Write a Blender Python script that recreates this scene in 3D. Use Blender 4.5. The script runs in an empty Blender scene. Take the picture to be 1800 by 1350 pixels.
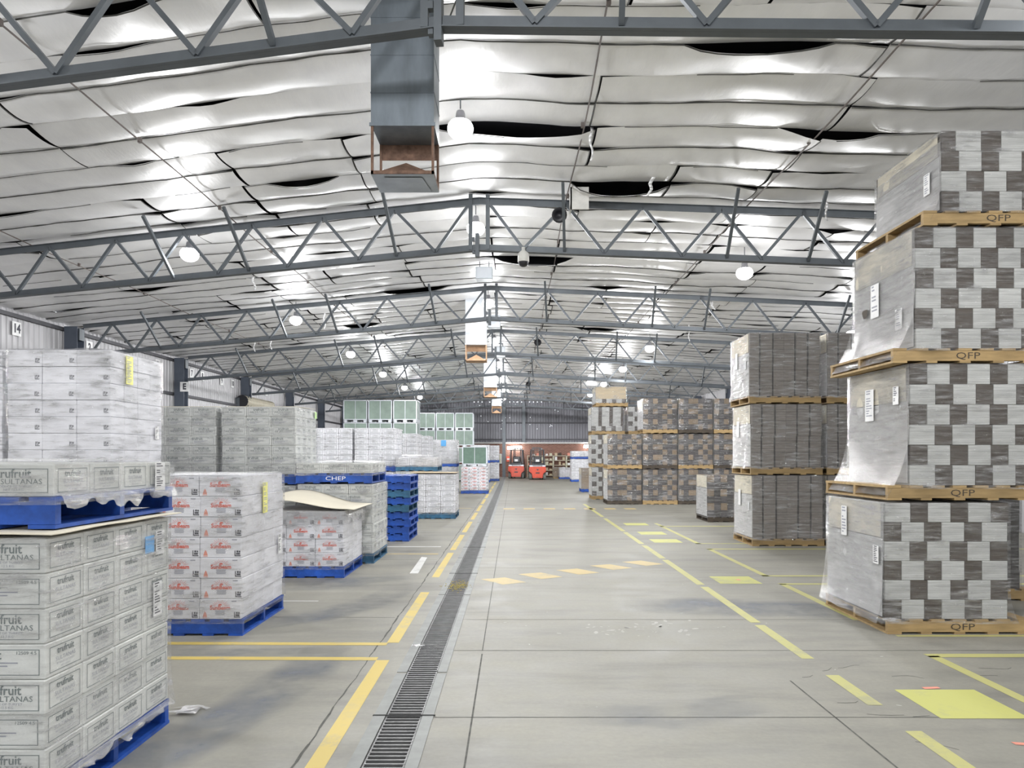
import bpy, math, random
import numpy as np
from mathutils import Vector, Matrix, noise as mnoise
random.seed(7)
SC = bpy.context.scene
COL = SC.collection
# ------------------------------------------------------------------ camera
EYE = 1.65
cam_data = bpy.data.cameras.new('camera'); cam = bpy.data.objects.new('camera', cam_data); COL.objects.link(cam)
cam.location = (0, 0, EYE); cam.rotation_euler = (math.pi/2, 0, 0)
cam_data.sensor_width = 36; cam_data.lens = 25.0
cam_data.shift_x = -2/1800; cam_data.shift_y = 125/1800
cam_data.clip_start = 0.05; cam_data.clip_end = 300
SC.camera = cam
# ------------------------------------------------------------------ world (daylight through the unseen near end, left open to let light in)
w = bpy.data.worlds.new('world'); SC.world = w; w.use_nodes = True
bg = w.node_tree.nodes['Background']; bg.inputs[0].default_value = (0.93, 0.96, 1.0, 1); bg.inputs[1].default_value = 2.2
# ------------------------------------------------------------------ exposure
SC.view_settings.view_transform = 'Standard'; SC.view_settings.look = 'None'
SC.view_settings.gamma = 1; SC.view_settings.use_curve_mapping = False
SC.view_settings.exposure = -0.36
SC.cycles.max_bounces = 10; SC.cycles.diffuse_bounces = 5; SC.cycles.glossy_bounces = 3
SC.cycles.transparent_max_bounces = 14; SC.cycles.transmission_bounces = 3
SC.cycles.use_denoising = True; SC.cycles.sample_clamp_indirect = 4.0
SC.cycles.caustics_reflective = False; SC.cycles.caustics_refractive = False
LAMP_W = 12.0; UP_W = 33.0; LENS_E = 14.0
SKEW = 0.10                                  # the frames stand a little askew of the aisle
RIDGE = -0.55
EAVE_L, EAVE_R = -11.75, 10.7
NEAR, FAR = -5.0, 54.0
def roof_z(x, h): return EYE + h - 0.07*abs(x-RIDGE)
def truss_y(k): return 5.54 + 6.0*k
# ------------------------------------------------------------------ materials
MATS = {}
def N(nt, t, **kw):
    n = nt.nodes.new(t)
    for k, v in kw.items(): setattr(n, k, v)
    return n
def base(name):
    m = bpy.data.materials.new(name); m.use_nodes = True
    nt = m.node_tree; b = nt.nodes['Principled BSDF']
    return m, nt, b
def noise_fac(nt, scale, vec='Object', detail=4, stretch=None, rough=.6):
    tc = N(nt, 'ShaderNodeTexCoord'); src = tc.outputs[vec]
    if stretch:
        mp = N(nt, 'ShaderNodeMapping'); mp.inputs['Scale'].default_value = stretch
        nt.links.new(src, mp.inputs[0]); src = mp.outputs[0]
    n = N(nt, 'ShaderNodeTexNoise'); n.inputs['Scale'].default_value = scale
    n.inputs['Detail'].default_value = detail; n.inputs['Roughness'].default_value = rough
    nt.links.new(src, n.inputs['Vector'])
    return n.outputs['Fac']
def ramp(nt, fac, stops):
    r = N(nt, 'ShaderNodeValToRGB'); nt.links.new(fac, r.inputs[0])
    e = r.color_ramp.elements
    while len(e) < len(stops): e.new(.5)
    for el, (p, c) in zip(e, stops):
        el.position = p; el.color = (*c, 1) if len(c) == 3 else c
    return r.outputs[0]
def mixc(nt, fac, a, b, mode='MIX'):
    m = N(nt, 'ShaderNodeMix', data_type='RGBA', blend_type=mode)
    for inp, v in ((m.inputs[0], fac), (m.inputs[6], a), (m.inputs[7], b)):
        if hasattr(v, 'is_linked') or hasattr(v, 'links'): nt.links.new(v, inp)
        elif isinstance(v, (int, float)): inp.default_value = v
        else: inp.default_value = (*v, 1)
    return m.outputs[2]
def bump(nt, b, fac, strength=.3, dist=.01):
    bp = N(nt, 'ShaderNodeBump'); bp.inputs['Strength'].default_value = strength; bp.inputs['Distance'].default_value = dist
    nt.links.new(fac, bp.inputs['Height']); nt.links.new(bp.outputs[0], b.inputs['Normal'])
def mat(name, c, rough=.6, metal=0., var=.12, scale=6., stretch=None, bmp=0., rnd=0., vec='Object'):
    if name in MATS: return MATS[name]
    m, nt, b = base(name)
    f = noise_fac(nt, scale, vec, stretch=stretch)
    col = ramp(nt, f, [(.3, tuple(x*(1-var) for x in c)), (.7, tuple(min(1, x*(1+var)) for x in c))])
    if rnd:
        oi = N(nt, 'ShaderNodeObjectInfo')
        rr = ramp(nt, oi.outputs['Random'], [(0, (1-rnd,)*3), (1, (1+rnd*.3,)*3)])
        col = mixc(nt, 1., col, rr, 'MULTIPLY')
    nt.links.new(col, b.inputs['Base Color'])
    b.inputs['Roughness'].default_value = rough; b.inputs['Metallic'].default_value = metal
    if bmp: bump(nt, b, f, bmp)
    MATS[name] = m
    return m
def emis(name, c, s):
    if name in MATS: return MATS[name]
    m, nt, b = base(name)
    b.inputs['Base Color'].default_value = (*c, 1); b.inputs['Emission Color'].default_value = (*c, 1)
    b.inputs['Emission Strength'].default_value = s
    MATS[name] = m; return m
def concrete():
    m, nt, b = base('concrete_floor')
    big = noise_fac(nt, .35, detail=6); mid = noise_fac(nt, 2.2, detail=8, rough=.7); fine = noise_fac(nt, 30, detail=3)
    stre = noise_fac(nt, 1.0, stretch=(.5, 2.2, 1), detail=6, rough=.65)
    c1 = ramp(nt, big, [(.3, (.262, .255, .222)), (.7, (.335, .327, .288))])
    c2 = ramp(nt, mid, [(.3, (.82, .82, .82)), (.68, (1.07, 1.06, 1.04))])
    c3 = ramp(nt, stre, [(.33, (.8, .8, .82)), (.5, (1, 1, 1)), (.75, (1.08, 1.07, 1.05))])
    c4 = ramp(nt, fine, [(.25, (.93, .93, .93)), (.7, (1.03, 1.03, 1.03))])
    c = mixc(nt, 1., c1, c2, 'MULTIPLY'); c = mixc(nt, 1., c, c3, 'MULTIPLY'); c = mixc(nt, 1., c, c4, 'MULTIPLY')
    nt.links.new(c, b.inputs['Base Color'])
    r = ramp(nt, mid, [(.3, (.50,)*3), (.7, (.72,)*3)]); nt.links.new(r, b.inputs['Roughness'])
    bump(nt, b, mid, .12, .004)
    return m
def foil():
    m, nt, b = base('foil_blanket')
    f = noise_fac(nt, 3., detail=5, stretch=(1, .6, 1)); g = noise_fac(nt, 22., detail=3, stretch=(1, .25, 1))
    c = ramp(nt, f, [(.3, (.86, .86, .87)), (.7, (.95, .95, .95))])
    nt.links.new(c, b.inputs['Base Color'])
    b.inputs['Metallic'].default_value = .30
    r = ramp(nt, f, [(.3, (.36,)*3), (.7, (.48,)*3)]); nt.links.new(r, b.inputs['Roughness'])
    bump(nt, b, g, .22, .012)
    return m
def film(name, cover=.10, tint=(.93, .94, .97), rough=.16):
    m, nt, b = base(name)
    out = nt.nodes['Material Output']
    b.inputs['Base Color'].default_value = (*tint, 1); b.inputs['Roughness'].default_value = rough
    b.inputs['Specular IOR Level'].default_value = .8
    wr = noise_fac(nt, 1.6, stretch=(2.0, 2.0, 16), detail=7, rough=.72)
    br = noise_fac(nt, 1.1, stretch=(1.2, 1.2, 2.2), detail=3)
    bump(nt, b, wr, 1., .06)
    tr = N(nt, 'ShaderNodeBsdfTransparent'); mx = N(nt, 'ShaderNodeMixShader')
    gl = N(nt, 'ShaderNodeBsdfGlossy'); gl.inputs['Roughness'].default_value = rough
    gl.inputs['Color'].default_value = (1, 1, 1, 1)
    bp = [n for n in nt.nodes if n.type == 'BUMP'][0]; nt.links.new(bp.outputs[0], gl.inputs['Normal'])
    a = N(nt, 'ShaderNodeMixShader'); a.inputs[0].default_value = .55
    nt.links.new(b.outputs[0], a.inputs[1]); nt.links.new(gl.outputs[0], a.inputs[2])
    s = ramp(nt, wr, [(.42, (cover*1.6,)*3), (.54, (cover+.28,)*3), (.64, (min(1, cover+.85),)*3)])  # milky wrinkles, with lamp highlights put into the film's whiteness
    p = ramp(nt, br, [(.38, (.35,)*3), (.52, (.8,)*3), (.66, (1.,)*3)])
    f = mixc(nt, 1., s, p, 'MULTIPLY')
    nt.links.new(f, mx.inputs[0]); nt.links.new(tr.outputs[0], mx.inputs[1]); nt.links.new(a.outputs[0], mx.inputs[2])
    nt.links.new(mx.outputs[0], out.inputs['Surface'])
    MATS[name] = m; return m
def sheets(name, c, var=.28, freq=130., rnd=.1):
    """edges of a pile of flat folded cartons: fine horizontal lines"""
    if name in MATS: return MATS[name]
    m, nt, b = base(name)
    f = noise_fac(nt, 1., stretch=(3, 3, freq), detail=2)
    col = ramp(nt, f, [(.32, tuple(x*(1-var) for x in c)), (.55, c), (.72, tuple(min(1, x*(1+var*.5)) for x in c))])
    oi = N(nt, 'ShaderNodeObjectInfo')
    rr = ramp(nt, oi.outputs['Random'], [(0, (1-rnd,)*3), (1, (1+rnd*.4,)*3)])
    col = mixc(nt, 1., col, rr, 'MULTIPLY')
    nt.links.new(col, b.inputs['Base Color']); b.inputs['Roughness'].default_value = .75
    bump(nt, b, f, .5, .004)
    MATS[name] = m; return m
def brick():
    m, nt, b = base('red_brick')
    tc = N(nt, 'ShaderNodeTexCoord'); mp = N(nt, 'ShaderNodeMapping'); mp.inputs['Rotation'].default_value = (math.pi/2, 0, 0)
    nt.links.new(tc.outputs['Object'], mp.inputs[0])
    br = N(nt, 'ShaderNodeTexBrick'); nt.links.new(mp.outputs[0], br.inputs[0])
    br.inputs['Color1'].default_value = (.19, .075, .05, 1); br.inputs['Color2'].default_value = (.27, .12, .085, 1)
    br.inputs['Mortar'].default_value = (.3, .26, .23, 1); br.inputs['Scale'].default_value = 1.
    br.inputs['Brick Width'].default_value = .24; br.inputs['Row Height'].default_value = .086; br.inputs['Mortar Size'].default_value = .008
    nt.links.new(br.outputs[0], b.inputs['Base Color']); b.inputs['Roughness'].default_value = .85
    return m
def paint(name, c):
    m, nt, b = base(name)
    f = noise_fac(nt, 3.5, detail=9, rough=.75); g = noise_fac(nt, .7, detail=3)
    wear = ramp(nt, f, [(.36, (1, 1, 1)), (.50, (0, 0, 0))]); wg = ramp(nt, g, [(.4, (.15,)*3), (.65, (.8,)*3)])
    fac = mixc(nt, 1., wear, wg, 'MULTIPLY')
    bw = N(nt, 'ShaderNodeRGBToBW'); nt.links.new(fac, bw.inputs[0])
    col = mixc(nt, bw.outputs[0], c, (.30, .295, .255))
    nt.links.new(col, b.inputs['Base Color']); b.inputs['Roughness'].default_value = .6
    MATS[name] = m; return m
M_CONC = concrete(); M_FOIL = foil(); M_BRICK = brick()
M_FILM = film('stretch_film', .07, rough=.10); M_FILMD = film('loose_film', .34, rough=.22); M_FILMC = film('clear_film', .04, rough=.10)
M_DECK = mat('dark_roof_deck', (.035, .035, .04), .8)
M_WIRE = mat('dark_wire', (.07, .07, .065), .7)
M_STEEL = mat('blue_grey_steel', (.12, .135, .15), .45, .25, .12, 3)
M_COLST = mat('column_steel', (.085, .10, .13), .45, .2, .1, 3)
M_WALLL = mat('pale_corrugated_sheet', (.49, .485, .50), .5, .1, .08, 1.2, (3, 3, .4))
M_WALLF = mat('grey_corrugated_sheet', (.17, .17, .19), .5, .3, .15, 1.2, (3, 3, .3))
M_GIRT = mat('dark_girt', (.07, .07, .08), .6)
M_YEL = paint('yellow_line_paint', (.60, .46, .12)); M_YELR = paint('pale_yellow_line_paint', (.50, .48, .19)); M_YELB = paint('yellow_square_paint', (.54, .54, .17))
M_ORP = paint('orange_floor_paint', (.54, .42, .19)); M_WHP = paint('white_floor_paint', (.72, .72, .70))
M_STAIN = mat('dark_floor_stain', (.27, .28, .31), .5, 0, .3, 5)
M_JOINT = mat('joint_sealant', (.10, .10, .09), .9, 0, .4, 12)
M_GRATE = mat('grate_steel', (.20, .20, .20), .5, .5, .2, 8); M_DFRAME = mat('drain_frame_steel', (.25, .26, .25), .6, .1, .15, 6)
M_HOLE = mat('drain_dark', (.02, .02, .02), .9)
M_BLUE = mat('blue_pallet_paint', (.015, .085, .42), .55, 0, .35, 9, rnd=.35)
M_BLUED = mat('faded_blue_pallet_paint', (.03, .12, .22), .6, 0, .4, 9, rnd=.3)
M_PINE = mat('pallet_timber', (.42, .29, .135), .7, 0, .25, 3, (1, 6, 6), rnd=.2)
M_PINED = mat('dark_timber', (.07, .055, .04), .75, 0, .3, 5)
M_GBOX = mat('grey_board', (.70, .71, .685), .7, 0, .05, 4, rnd=.10)
M_WBOX = mat('white_board', (.80, .80, .84), .6, 0, .03, 4, rnd=.06)
M_INK = mat('dark_print', (.17, .20, .20), .7); M_INKK = mat('black_print', (.06, .06, .075), .7)
M_INKB = mat('grey_print', (.34, .35, .40), .7); M_RED = mat('red_print', (.72, .12, .07), .6); M_RED2 = mat('faded_red_print', (.76, .30, .22), .6)
M_NOTE = mat('yellow_note_paper', (.84, .82, .25), .6); M_PAPER = mat('white_paper', (.82, .82, .82), .6); M_LBLUE = mat('blue_tape_label', (.10, .38, .75), .5)
M_GREENN = mat('green_note_paper', (.5, .85, .25), .6)
M_KRAFT = mat('kraft_board', (.56, .46, .31), .75, 0, .08, 2); M_KRAFTL = mat('pale_kraft_board', (.70, .65, .53), .75, 0, .06, 1.5)
M_SW = sheets('white_sheet_edges', (.56, .565, .55)); M_SB = sheets('brown_sheet_edges', (.095, .080, .068), .35)
M_SG = sheets('grey_brown_sheet_edges', (.255, .23, .21), .35, 60); M_SG2 = sheets('dark_edges_and_gaps', (.075, .07, .066), .3, 60)
M_SK = sheets('kraft_sheet_edges', (.26, .195, .13), .2, 60, .2); M_SL = sheets('light_sheet_sides', (.60, .60, .60), .12, 40)
M_SV = sheets('slate_sheet_edges', (.085, .078, .078), .3, 60)
M_GREEN = mat('green_liner', (.24, .315, .27), .5, 0, .12, 3, rnd=.12); M_GALV = mat('galvanised_steel', (.50, .54, .58), .42, .5, .14, 4)
M_GALVW = mat('pale_galvanised_sheet', (.56, .59, .63), .42, .35, .06, 3)
M_GALVD = mat('weathered_duct_steel', (.19, .22, .25), .45, .45, .22, 2.5, (2, 2, .6))
M_RUST = mat('rusty_steel', (.20, .12, .085), .8, .1, .4, 14); M_TIMB = mat('tan_frame', (.52, .33, .20), .7, 0, .2, 12)
M_WHITE = mat('white_plastic', (.75, .74, .70), .4); M_BLACK = mat('black_plastic', (.02, .02, .025), .4)
M_LAMPH = mat('lamp_housing', (.3, .3, .32), .4, .5); M_LENS = emis('lamp_lens', (1, 1, 1), LENS_E); M_TUBE = emis('bright_wall_lamp', (1, .97, .93), 45)
M_ORANGE = mat('orange_forklift_paint', (.66, .055, .012), .35); M_TYRE = mat('grey_rubber', (.16, .17, .16), .8)
M_CREAM = mat('cream_steel', (.60, .58, .44), .5); M_BROWNC = mat('brown_curtain', (.3, .22, .15), .8)
M_DAY = emis('daylight_pinhole', (.95, .97, 1), 2.5)
M_PLASTER = mat('ledge_white', (.6, .6, .58), .6)
# ------------------------------------------------------------------ mesh helpers
class MB:
    def __init__(s): s.v, s.f, s.m = [], [], []
    def face(s, pts, m=0):
        b = len(s.v); s.v += [tuple(p) for p in pts]; s.f.append(tuple(range(b, b+len(pts)))); s.m.append(m); return s
    def box(s, x0, y0, z0, x1, y1, z1, m=0):
        b = len(s.v)
        s.v += [(x0,y0,z0),(x1,y0,z0),(x1,y1,z0),(x0,y1,z0),(x0,y0,z1),(x1,y0,z1),(x1,y1,z1),(x0,y1,z1)]
        for q in ((0,3,2,1),(4,5,6,7),(0,1,5,4),(1,2,6,5),(2,3,7,6),(3,0,4,7)): s.f.append(tuple(b+i for i in q)); s.m.append(m)
        return s
    def cbox(s, x0, y0, z0, x1, y1, z1, c=.006, m=0):
        """box with chamfered vertical and top edges"""
        r = [(x0+c,y0),(x1-c,y0),(x1,y0+c),(x1,y1-c),(x1-c,y1),(x0+c,y1),(x0,y1-c),(x0,y0+c)]
        i = [(x0+c*1.5,y0+c*1.2),(x1-c*1.5,y0+c*1.2),(x1-c*1.2,y0+c*1.5),(x1-c*1.2,y1-c*1.5),(x1-c*1.5,y1-c*1.2),(x0+c*1.5,y1-c*1.2),(x0+c*1.2,y1-c*1.5),(x0+c*1.2,y0+c*1.5)]
        b = len(s.v); s.v += [(x,y,z0+c) for x, y in r]+[(x,y,z1-c) for x, y in r]+[(x,y,z1) for x, y in i]+[(x,y,z0) for x, y in i]
        for k in range(8):
            j = (k+1) % 8
            s.f += [(b+k,b+j,b+8+j,b+8+k),(b+8+k,b+8+j,b+16+j,b+16+k),(b+24+k,b+24+j,b+j,b+k)]; s.m += [m]*3
        s.f += [tuple(b+16+k for k in range(8)), tuple(b+24+k for k in reversed(range(8)))]; s.m += [m, m]
        return s
    def bar(s, p, q, a, b2, m=0, up=(0,0,1)):
        p, q = Vector(p), Vector(q); d = (q-p).normalized(); up = Vector(up)
        if abs(d.dot(up)) > .98: up = Vector((0,1,0))
        u = d.cross(up).normalized(); w2 = u.cross(d).normalized(); b = len(s.v)
        for c in (p, q):
            for i, j in ((-1,-1),(1,-1),(1,1),(-1,1)): s.v.append(tuple(c+u*(i*a/2)+w2*(j*b2/2)))
        for qd in ((0,3,2,1),(4,5,6,7),(0,1,5,4),(1,2,6,5),(2,3,7,6),(3,0,4,7)): s.f.append(tuple(b+i for i in qd)); s.m.append(m)
        return s
    def tube(s, pts, r, n=6, m=0, cap=True):
        pts = [Vector(p) for p in pts]; b = len(s.v); k = len(pts)
        rr = r if isinstance(r, (list, tuple)) else [r]*k
        for i, p in enumerate(pts):
            d = (pts[min(i+1,k-1)]-pts[max(i-1,0)]).normalized()
            up = Vector((0,0,1)) if abs(d.z) < .9 else Vector((0,1,0))
            u = d.cross(up).normalized(); w2 = u.cross(d)
            for j in range(n):
                a = 2*math.pi*j/n; s.v.append(tuple(p+u*(math.cos(a)*rr[i])+w2*(math.sin(a)*rr[i])))
        for i in range(k-1):
            for j in range(n):
                a, c = b+i*n+j, b+i*n+(j+1)%n; s.f.append((a, c, c+n, a+n)); s.m.append(m)
        if cap: s.f += [tuple(b+j for j in reversed(range(n))), tuple(b+(k-1)*n+j for j in range(n))]; s.m += [m, m]
        return s
    def lathe(s, prof, n=20, m=0, c=(0,0,0)):
        b = len(s.v)
        for r, z in prof:
            for j in range(n):
                a = 2*math.pi*j/n; s.v.append((c[0]+math.cos(a)*r, c[1]+math.sin(a)*r, c[2]+z))
        for i in range(len(prof)-1):
            for j in range(n):
                a, d = b+i*n+j, b+i*n+(j+1)%n; s.f.append((a, d, d+n, a+n)); s.m.append(m)
        return s
    def prism(s, poly, y0, y1, m=0):
        """x-z outline extruded along y"""
        b = len(s.v); n = len(poly)
        s.v += [(x, y0, z) for x, z in poly]+[(x, y1, z) for x, z in poly]
        s.f += [tuple(b+i for i in range(n)), tuple(b+n+i for i in reversed(range(n)))]; s.m += [m, m]
        for i in range(n): s.f.append((b+i, b+n+i, b+n+(i+1)%n, b+(i+1)%n)); s.m.append(m)
        return s
    def put(s, geo, o, u, v, m=0):
        vs, fs = geo; b = len(s.v); o, u, v = Vector(o), Vector(u), Vector(v)
        s.v += [tuple(o+u*p[0]+v*p[1]) for p in vs]; s.f += [tuple(b+i for i in f) for f in fs]; s.m += [m]*len(fs)
        return s
    def quad2(s, x0, y0, x1, y1, o, u, v, m): return s.put(([(x0,y0),(x1,y0),(x1,y1),(x0,y1)], [(0,1,2,3)]), o, u, v, m)
    def mesh(s, name, mats, smooth=False):
        me = bpy.data.meshes.new(name); me.from_pydata(s.v, [], s.f)
        for mm in (mats if isinstance(mats, (list, tuple)) else [mats]): me.materials.append(mm)
        if any(s.m): me.polygons.foreach_set('material_index', s.m)
        if smooth: me.polygons.foreach_set('use_smooth', [True]*len(s.f))
        me.update(); return me
    def build(s, name, mats, parent=None, smooth=False, loc=None): return link(name, s.mesh(name, mats, smooth), parent, loc)
def link(name, me, parent=None, loc=None, rz=0):
    o = bpy.data.objects.new(name, me); COL.objects.link(o)
    if parent: o.parent = parent
    if loc: o.location = loc
    if rz: o.rotation_euler.z = rz
    return o
def tag(o, label=None, cat=None, group=None, kind=None):
    if label: o['label'] = label
    if cat: o['category'] = cat
    if group: o['group'] = group
    if kind: o['kind'] = kind
    return o
def empty(name, loc, label, cat, group=None, rz=0):
    o = bpy.data.objects.new(name, None); COL.objects.link(o); o.location = loc; o.rotation_euler.z = rz
    o.empty_display_size = .1
    return tag(o, label, cat, group)
def copy_tree(o, parent=None):
    c = o.copy(); COL.objects.link(c); c.parent = parent
    for ch in o.children: copy_tree(ch, c)
    return c
_T = {}
def text(body, size=.05, sx=1., align='CENTER', bold=0.):
    k = (body, size, sx, align, bold)
    if k in _T: return _T[k]
    cu = bpy.data.curves.new('t', 'FONT'); cu.body = body; cu.size = size; cu.align_x = align; cu.align_y = 'CENTER'; cu.resolution_u = 2; cu.offset = bold
    ob = bpy.data.objects.new('t', cu); COL.objects.link(ob)
    bpy.context.view_layer.update(); dg = bpy.context.evaluated_depsgraph_get()
    ev = ob.evaluated_get(dg); me = ev.to_mesh()
    g = ([(v.co.x*sx, v.co.y) for v in me.vertices], [tuple(p.vertices) for p in me.polygons])
    ev.to_mesh_clear(); bpy.data.objects.remove(ob); bpy.data.curves.remove(cu)
    _T[k] = g; return g
def floor_pt(px, py):
    Y = 1250*EYE/(py-800); return ((px-902)*Y/1250, Y)
# ================================================================== THE BUILDING
def struct(o): o['kind'] = 'structure'; return o
DX0, DX1 = -.807, -.573
fl = MB()
for a, b in ((-14, DX0), (DX1, 30)): fl.face([(a, -12, 0), (b, -12, 0), (b, FAR+.2, 0), (a, FAR+.2, 0)])
fl.face([(DX0, -12, 0), (DX1, -12, 0), (DX1, 2.4, 0), (DX0, 2.4, 0)])
fl.face([(DX0, 53, 0), (DX1, 53, 0), (DX1, FAR+.2, 0), (DX0, FAR+.2, 0)])
for q in ((-40, -40, 40, -12), (-40, -12, -14, -5.2), (30, -12, 40, -5.2)): fl.face([(q[0], q[1], 0), (q[2], q[1], 0), (q[2], q[3], 0), (q[0], q[3], 0)])  # unseen outdoor apron, added to bounce sky light up to the ceiling
floor = struct(fl.build('floor', M_CONC))
def decal(name, polys, m, z=.0015):
    b = MB()
    for p in polys: b.face([(x, y, z) for x, y in p])
    return struct(b.build(name, m, floor))
def rect(x0, y0, x1, y1, sk=0.): return [(x0, y0-sk*x0), (x1, y0-sk*x1), (x1, y1-sk*x1), (x0, y1-sk*x0)]
# slab joints
j = []
for y in (4.47, 6.0, 7.13, 10.4, 13.9, 17.6, 21.4, 25.5, 30): j += [rect(DX1+.06, y, 9.5, y+.009)]
for y in (7.2, 11.2, 15, 19, 23): j += [rect(-10, y, -1.2, y+.01, .015)]
j += [rect(-.263, -4, -.252, 5.9), rect(-.263, 6, -.255, 50), rect(2.02, 2.2, 2.032, 5.2)]
decal('floor_joint', j, M_JOINT, .001)
# cracked sealant line beside the left walking line
b = MB(); pts = [( -1.17+.005*math.sin(y*5)+.004*math.sin(y*17), y) for y in np.arange(2.5, 50, .12)]
for i in range(len(pts)-1):
    w0 = .003+.006*abs(math.sin(i*.7)*math.sin(i*.13)); (xa, ya), (xb, yb) = pts[i], pts[i+1]
    b.face([(xa-w0, ya, .001), (xa+w0, ya, .001), (xb+w0, yb, .001), (xb-w0, yb, .001)])
struct(b.build('floor_crack', M_JOINT, floor))
# random short cracks on the right hand slab
b = MB()
for k in range(26):
    x, y = random.uniform(2.1, 4.2), random.uniform(3.2, 5.8); a = random.uniform(-.4, .4)
    for s in range(random.randint(2, 5)):
        L = random.uniform(.03, .09); nx, ny = x+math.cos(a)*L, y+math.sin(a)*L; w0 = .0035
        b.face([(x, y-w0, .001), (nx, ny-w0, .001), (nx, ny+w0, .001), (x, y+w0, .001)]); x, y = nx, ny; a += random.uniform(-.7, .7)
struct(b.build('floor_crack', M_JOINT, floor))
# yellow lines on the left of the drain
yl = [rect(-1.10, 2.6, -.995, 5.72), rect(-10, 5.70, -1.10, 5.79, .012), rect(-10, 6.15, -1.10, 6.24, .012), rect(-1.11, 6.25, -1.005, 8.55)]
for a, c in ((9.6, 12.0), (12.35, 14.7), (15.2, 17.6), (18.2, 20.4), (20.9, 23.4), (24, 26.6), (27.3, 30), (31, 34), (35, 38), (39, 43)): yl.append(rect(-1.10, a, -1.0, c))
decal('yellow_line', yl, M_YEL)
decal('white_line', [[floor_pt(*p) for p in ((720, 1008), (735, 1008), (751, 980), (741, 979))], rect(-3.9, 12.75, -1.3, 12.83, .01), rect(-6, 8.0, -2.2, 8.03, .01)], M_WHP)
decal('faint_yellow_line', [rect(-4.2, 11.8, -1.25, 11.9, .01), rect(-3.2, 22.0, -1.3, 22.15)], M_ORP)
# yellow lines on the right
yr = []
for a, c in ((3.55, 4.25), (4.69, 5.33), (5.76, 6.9), (7.0, 8.9), (9.05, 11.2), (11.35, 13.0), (13.2, 15.2), (15.4, 18.5), (19, 24)): yr.append(rect(2.34, a, 2.44, c, .0))
yr2 = [rect(3.40, 3.0, 3.49, 5.84), rect(3.40, 5.80, 9, 5.90), rect(3.50, 6.46, 9, 6.52), rect(3.40, 7.1, 3.49, 9.1), rect(3.40, 9.05, 9, 9.15), rect(3.40, 9.68, 3.49, 12.5),
       rect(3.40, 9.66, 9, 9.76), rect(3.40, 12.42, 9, 12.54), rect(3.40, 13.2, 3.49, 17.2), rect(3.40, 16.4, 9, 16.55), rect(3.4, 13.2, 9, 13.3)]
decal('yellow_line', yr+yr2, M_YELR)
sq = [rect(2.68, 4.45, 3.24, 5.0)]+[rect(2.66, a, 3.2, a+.55) for a in (9.12, 13.4, 14.75, 16.7)]
decal('yellow_square', sq, M_YELB)
decal('red_scrawl', [rect(2.86, 4.62, 3.1, 4.66, .2), rect(2.9, 4.72, 3.02, 4.76, -.1), rect(2.95, 9.36, 3.0, 9.44)], M_RED2, .0025)
dia = []
for (cx, cy) in ((-.13, 9.33), (.37, 9.73), (.91, 10.08), (1.44, 10.49), (1.98, 10.86)):
    dia.append([(cx-.30, cy+.12), (cx+.02, cy+.26), (cx+.30, cy-.10), (cx+.0, cy-.27)])
for k in range(7): dia.append(rect(-.3+k*.62, 21.6, .05+k*.62, 22.1))
decal('orange_floor_mark', dia, M_ORP)
# dark worn path of tyre rubber
b = MB(); 
def blob(mbx, cx, cy, a, L, Wd, seed):
    pts = []
    for k in range(28):
        t = 2*math.pi*k/28; r = 1+.22*mnoise.noise(Vector((math.cos(t)*1.4, math.sin(t)*1.4, seed)))
        x, y = math.cos(t)*L*r, math.sin(t)*Wd*r; pts.append((cx+x*math.cos(a)-y*math.sin(a), cy+x*math.sin(a)+y*math.cos(a), .0008))
    mbx.face(pts)
def stain_mat():
    m, nt, bb = base('tyre_stain'); out = nt.nodes['Material Output']
    bb.inputs['Base Color'].default_value = (.20, .22, .26, 1); bb.inputs['Roughness'].default_value = .55
    tc = N(nt, 'ShaderNodeTexCoord'); f = noise_fac(nt, 1.6, detail=7, rough=.65)
    uv = N(nt, 'ShaderNodeAttribute'); uv.attribute_name = 'edge'
    mu = N(nt, 'ShaderNodeMath', operation='MULTIPLY'); r = ramp(nt, f, [(.35, (.05,)*3), (.7, (.75,)*3)])
    nt.links.new(uv.outputs['Fac'], mu.inputs[0]); nt.links.new(r, mu.inputs[1])
    tr = N(nt, 'ShaderNodeBsdfTransparent'); mx = N(nt, 'ShaderNodeMixShader')
    nt.links.new(mu.outputs[0], mx.inputs[0]); nt.links.new(tr.outputs[0], mx.inputs[1]); nt.links.new(bb.outputs[0], mx.inputs[2]); nt.links.new(mx.outputs[0], out.inputs['Surface'])
    return m
M_TSTAIN = stain_mat()
def stain(path, width):
    """a soft-edged rubber stain along a path"""
    vs, fs, ed = [], [], []
    for i, (x, y) in enumerate(path):
        x2, y2 = path[min(i+1, len(path)-1)]; x1, y1 = path[max(i-1, 0)]
        d = Vector((x2-x1, y2-y1, 0)).normalized(); n = Vector((-d.y, d.x, 0))
        e = 0 if i in (0, len(path)-1) else 1
        for k, q in enumerate((-1, -.45, .45, 1)):
            vs.append((x+n.x*q*width, y+n.y*q*width, .0007)); ed.append(e if k in (1, 2) else 0.)
    for i in range(len(path)-1):
        for k in range(3): fs.append((i*4+k, i*4+k+1, i*4+k+5, i*4+k+4))
    me = bpy.data.meshes.new('tyre_stain'); me.from_pydata(vs, [], fs); me.materials.append(M_TSTAIN)
    at = me.attributes.new('edge', 'FLOAT', 'POINT'); at.data.foreach_set('value', ed)
    return struct(link('tyre_stain', me, floor))
stain([(-2.3, 3.4), (-1.95, 3.9), (-1.75, 4.6), (-1.6, 5.4), (-1.5, 6.3)], .28)
stain([(-2.6, 6.9), (-2.0, 7.3), (-1.6, 7.9), (-1.3, 8.8)], .3); stain([(-3.2, 6.0), (-2.2, 5.95), (-1.4, 6.0)], .14)
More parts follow.
